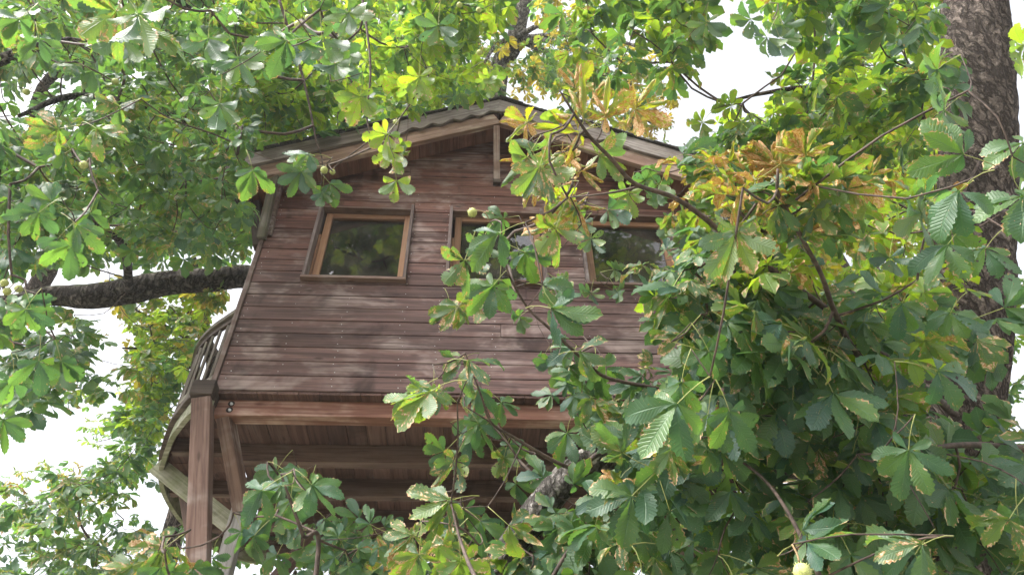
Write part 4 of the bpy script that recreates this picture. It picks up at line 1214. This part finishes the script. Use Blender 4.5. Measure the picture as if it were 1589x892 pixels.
# --- trees beyond, left of the treehouse
TL = Tree('background_tree', 'pale green tree beyond the round balcony, below the mossy limb', tuple(np.append(at(330, 700, 12)[:2], 0)))
l0 = TL.root.location
TL.limb('trunk', [(l0.x, l0.y, -.1), (l0.x - .1, l0.y, 4), at(325, 620, 12), at(318, 520, 12.3), at(300, 400, 13)], [.22, .19, .14, .10, .05], M['bark'], 14, 36, .006)
for (x, y, d) in ((190, 540, 10.5), (210, 480, 11), (230, 640, 10.5), (270, 440, 11.5)):
    TL.limb('limb', [at(318, 540, 12.2), at((318 + x) / 2, (540 + y) / 2, (12.2 + d) / 2), at(x, y, d)], [.05, .03, .012], M['bark'], 8, 14)
TL.fill([(170, 440), (390, 430), (360, 500), (310, 590), (250, 700), (190, 640), (235, 570), (150, 560), (150, 520)], 9.5, 13.0, 210, UP, .3, 1.0, 'gyyob', False, holes=[(165, 505, 40, 40), (190, 560, 30, 26)])
TL.fill([(230, 560), (300, 560), (270, 740), (190, 720), (180, 660)], 9.0, 12.0, 70, UP, .3, 1.0, 'ggy', False)
TL.fill([(120, 600), (240, 600), (230, 720), (130, 690)], 13, 18, 20, UP, .3, 1.0, 'gyb', False)
TL.fill([(-30, 730), (140, 700), (160, 800), (-30, 820)], 13, 18, 26, UP, .3, 1.0, 'gcb', False)
TS = Tree('background_tree', 'low leafy tree in the bottom left corner beyond the posts', tuple(np.append(at(150, 930, 9.5)[:2], 0)))
s0 = TS.root.location
TS.limb('trunk', [(s0.x, s0.y, -.1), (s0.x, s0.y, 1.6), at(170, 905, 9.5), at(172, 880, 9.5)], [.1, .08, .03, .006], M['bark'], 12, 30, .005)
TS.fill([(-40, 800), (90, 760), (150, 690), (260, 690), (330, 860), (330, 940), (-40, 940)], 7.5, 10.5, 170, (0, -.5, .8), .3, 1.0, 'gggb', False)
TS.fill([(280, 740), (560, 800), (640, 940), (280, 940)], 6.5, 9.5, 90, (0, -.6, .7), .3, 1.0, 'ggg', True)
TS.fill([(540, 830), (1120, 800), (1120, 960), (540, 960)], 6.0, 9.5, 130, (0, -.6, .7), .3, 1.1, 'ggg', True)
TS.fill([(-40, 760), (100, 720), (130, 770), (-40, 850)], 8.0, 10.0, 12, UP, .3, .9, 'gcb', False)

# --- the wood behind everything: crowns that close the gaps
TW = Tree('background_tree', 'tall dark tree filling the background above the mossy limb', (-9.5, 7.5, 0))
TW.limb('trunk', [(-9.5, 7.5, -.1), (-9.3, 7.5, 5), (-8.6, 7.0, 9), (-6.5, 6.0, 12), at(60, 150, 13), at(220, 60, 13)], [.35, .3, .24, .18, .1, .04], M['bark'], 14, 44, .006)
TW.fill([(-60, -80), (440, -80), (430, 235), (400, 400), (230, 420), (60, 400), (-60, 330)], 11.0, 15.0, 480, UP, .3, 1.45, 'gggg', False, holes=[(25, 165, 45, 45), (100, 125, 60, 18)])
TC = Tree('background_tree', 'bright yellow-green tree behind the left roof slope', (-.5, 9.0, 0))
TC.limb('trunk', [(-.5, 9, -.1), (-.4, 9, 6), (-.2, 8.8, 12), (0, 8.5, 20)], [.3, .26, .2, .08], M['bark'], 14, 36, .006)
TC.fill([(400, -80), (780, -80), (775, 100), (770, 160), (560, 210), (390, 250)], 12.0, 16.0, 300, UP, .3, 1.5, 'gyyy', False)
TE = Tree('background_tree', 'leafy tree showing between the right trunk and the withered branch', (9.5, 6.0, 0))
TE.limb('trunk', [(9.5, 6, -.1), (9.4, 6, 6), (9.3, 5.8, 12), (9, 5.5, 17)], [.3, .26, .2, .08], M['bark'], 14, 36, .006)
TE.fill([(1230, -80), (1480, -80), (1500, 620), (1150, 560), (1120, 330), (1240, 200)], 12.0, 16.0, 300, UP, .3, 1.5, 'yyyg', False, holes=[(1275, 600, 20, 18), (1235, 100, 30, 24), (1330, 70, 14, 12)])

# --- young chestnut in front, bottom left
TY = Tree('chestnut_sapling', 'young chestnut shoot with broad pale leaves in front of the lower posts', tuple(np.append(at(470, 960, 3.4)[:2], 0)))
y0_ = TY.root.location
TY.limb('trunk', [(y0_.x, y0_.y, -.05), (y0_.x + .02, y0_.y, 1.2), at(490, 892, 3.4), at(470, 830, 3.4), at(452, 780, 3.4), at(436, 735, 3.4)], [.022, .018, .012, .009, .007, .004], M['twig'], 10, 50)
TY.limb('branch', [at(505, 990, 3.3), at(400, 985, 3.0), at(290, 950, 2.9), at(262, 890, 2.9), at(255, 850, 2.9)], [.01, .008, .006, .003], M['twig'], 8, 24)
hand(TY, [
    (430, 729, 235, 46, 'g', 20, 't'), (440, 728, 330, 42, 'g', 35, 't'), (407, 760, 213, 62, 'g', 20, 't'), (451, 775, 262, 50, 'g', 15, 't'), (455, 775, 300, 46, 'g', 15, 't'), (484, 752, 315, 52, 'g', 25, 't'), (478, 755, 250, 44, 'g', 15, 't'), (425, 796, 255, 54, 'g', 5, 'u'), (440, 800, 285, 52, 'g', 5, 'u'), (395, 830, 225, 52, 'g', 15, 't'),
    (505, 804, 320, 40, 'g', 30, 't'), (520, 830, 280, 42, 'g', 20, 't'), (470, 850, 260, 48, 'g', 10, 't'), (540, 850, 310, 40, 'g', 25, 't'), (430, 860, 240, 46, 'g', 15, 't'),
    (255, 849, 215, 50, 'b', 30, 't'), (262, 852, 320, 50, 'b', 30, 't'), (235, 870, 235, 48, 'b', 25, 't'), (280, 870, 285, 52, 'c', 20, 't'), (205, 878, 200, 46, 'b', 35, 't'), (250, 880, 262, 56, 'g', 20, 't'), (300, 880, 300, 46, 'g', 25, 't'), (180, 885, 220, 46, 'b', 25, 't'), (245, 840, 150, 30, 'c', 40, 't'),
])
TY.fill([(480, 800), (600, 810), (640, 940), (420, 940)], 3.6, 4.6, 16, P_, .5, .7, 'gg', True)

# --- the trees behind the viewer, seen only mirrored in the panes
TV = Tree('mirrored_tree', 'dark tree reflected in the window panes', (1.5, -11, 0))
TV.limb('trunk', [(1.5, -11, -.1), (1.4, -11, 6), (1.6, -10.6, 11), (1.8, -10.4, 19)], [.45, .4, .3, .1], M['bark'], 16, 40, .008)
for i in range(1300):
    x = rng.uniform(-4.0, 8.0)
    P = np.array([x, -9.7 + rng.normal(0, 1.6), 17.2 + rng.normal(0, 1.35) - .02 * (x - 2) ** 2])
    if x > .6 and noise.noise(Vector((P[0] * .7, 3.0, P[2] * .7))) < .12: continue
    TV.spray(P, 5, (0, 0, 1), 1, .3, 1.9, 'gg')

for T_, rm in ((TR, .009), (TH, .011), (TF, .03), (TB, .03), (TL, .03), (TS, .02), (TW, .03), (TC, .03), (TE, .03), (TY, .006), (TV, .04)):
    T_.finish_stalks()
    T_.finish(M['twig'], 0 if T_ is TV else 300, rm)

# ------------------------------------------------------------------ thin veil of air, added to lift the shadows as lens flare does
hz = N('shadow_lift_air')
pv_ = hz.add('ShaderNodeVolumePrincipled')
pv_.inputs['Color'].default_value = (.93, .95, 1.0, 1)
pv_.inputs['Density'].default_value = .0016
pv_.inputs['Anisotropy'].default_value = .3
hz.t.links.new(pv_.outputs[0], hz.out.inputs['Volume'])
hb = link_mesh('shadow_lift_veil', box_mesh('shadow_lift_veil', 640, 640, 27.0, 0), hz.m, None, (0, 0, 12.2))
tag(hb, kind='stuff')
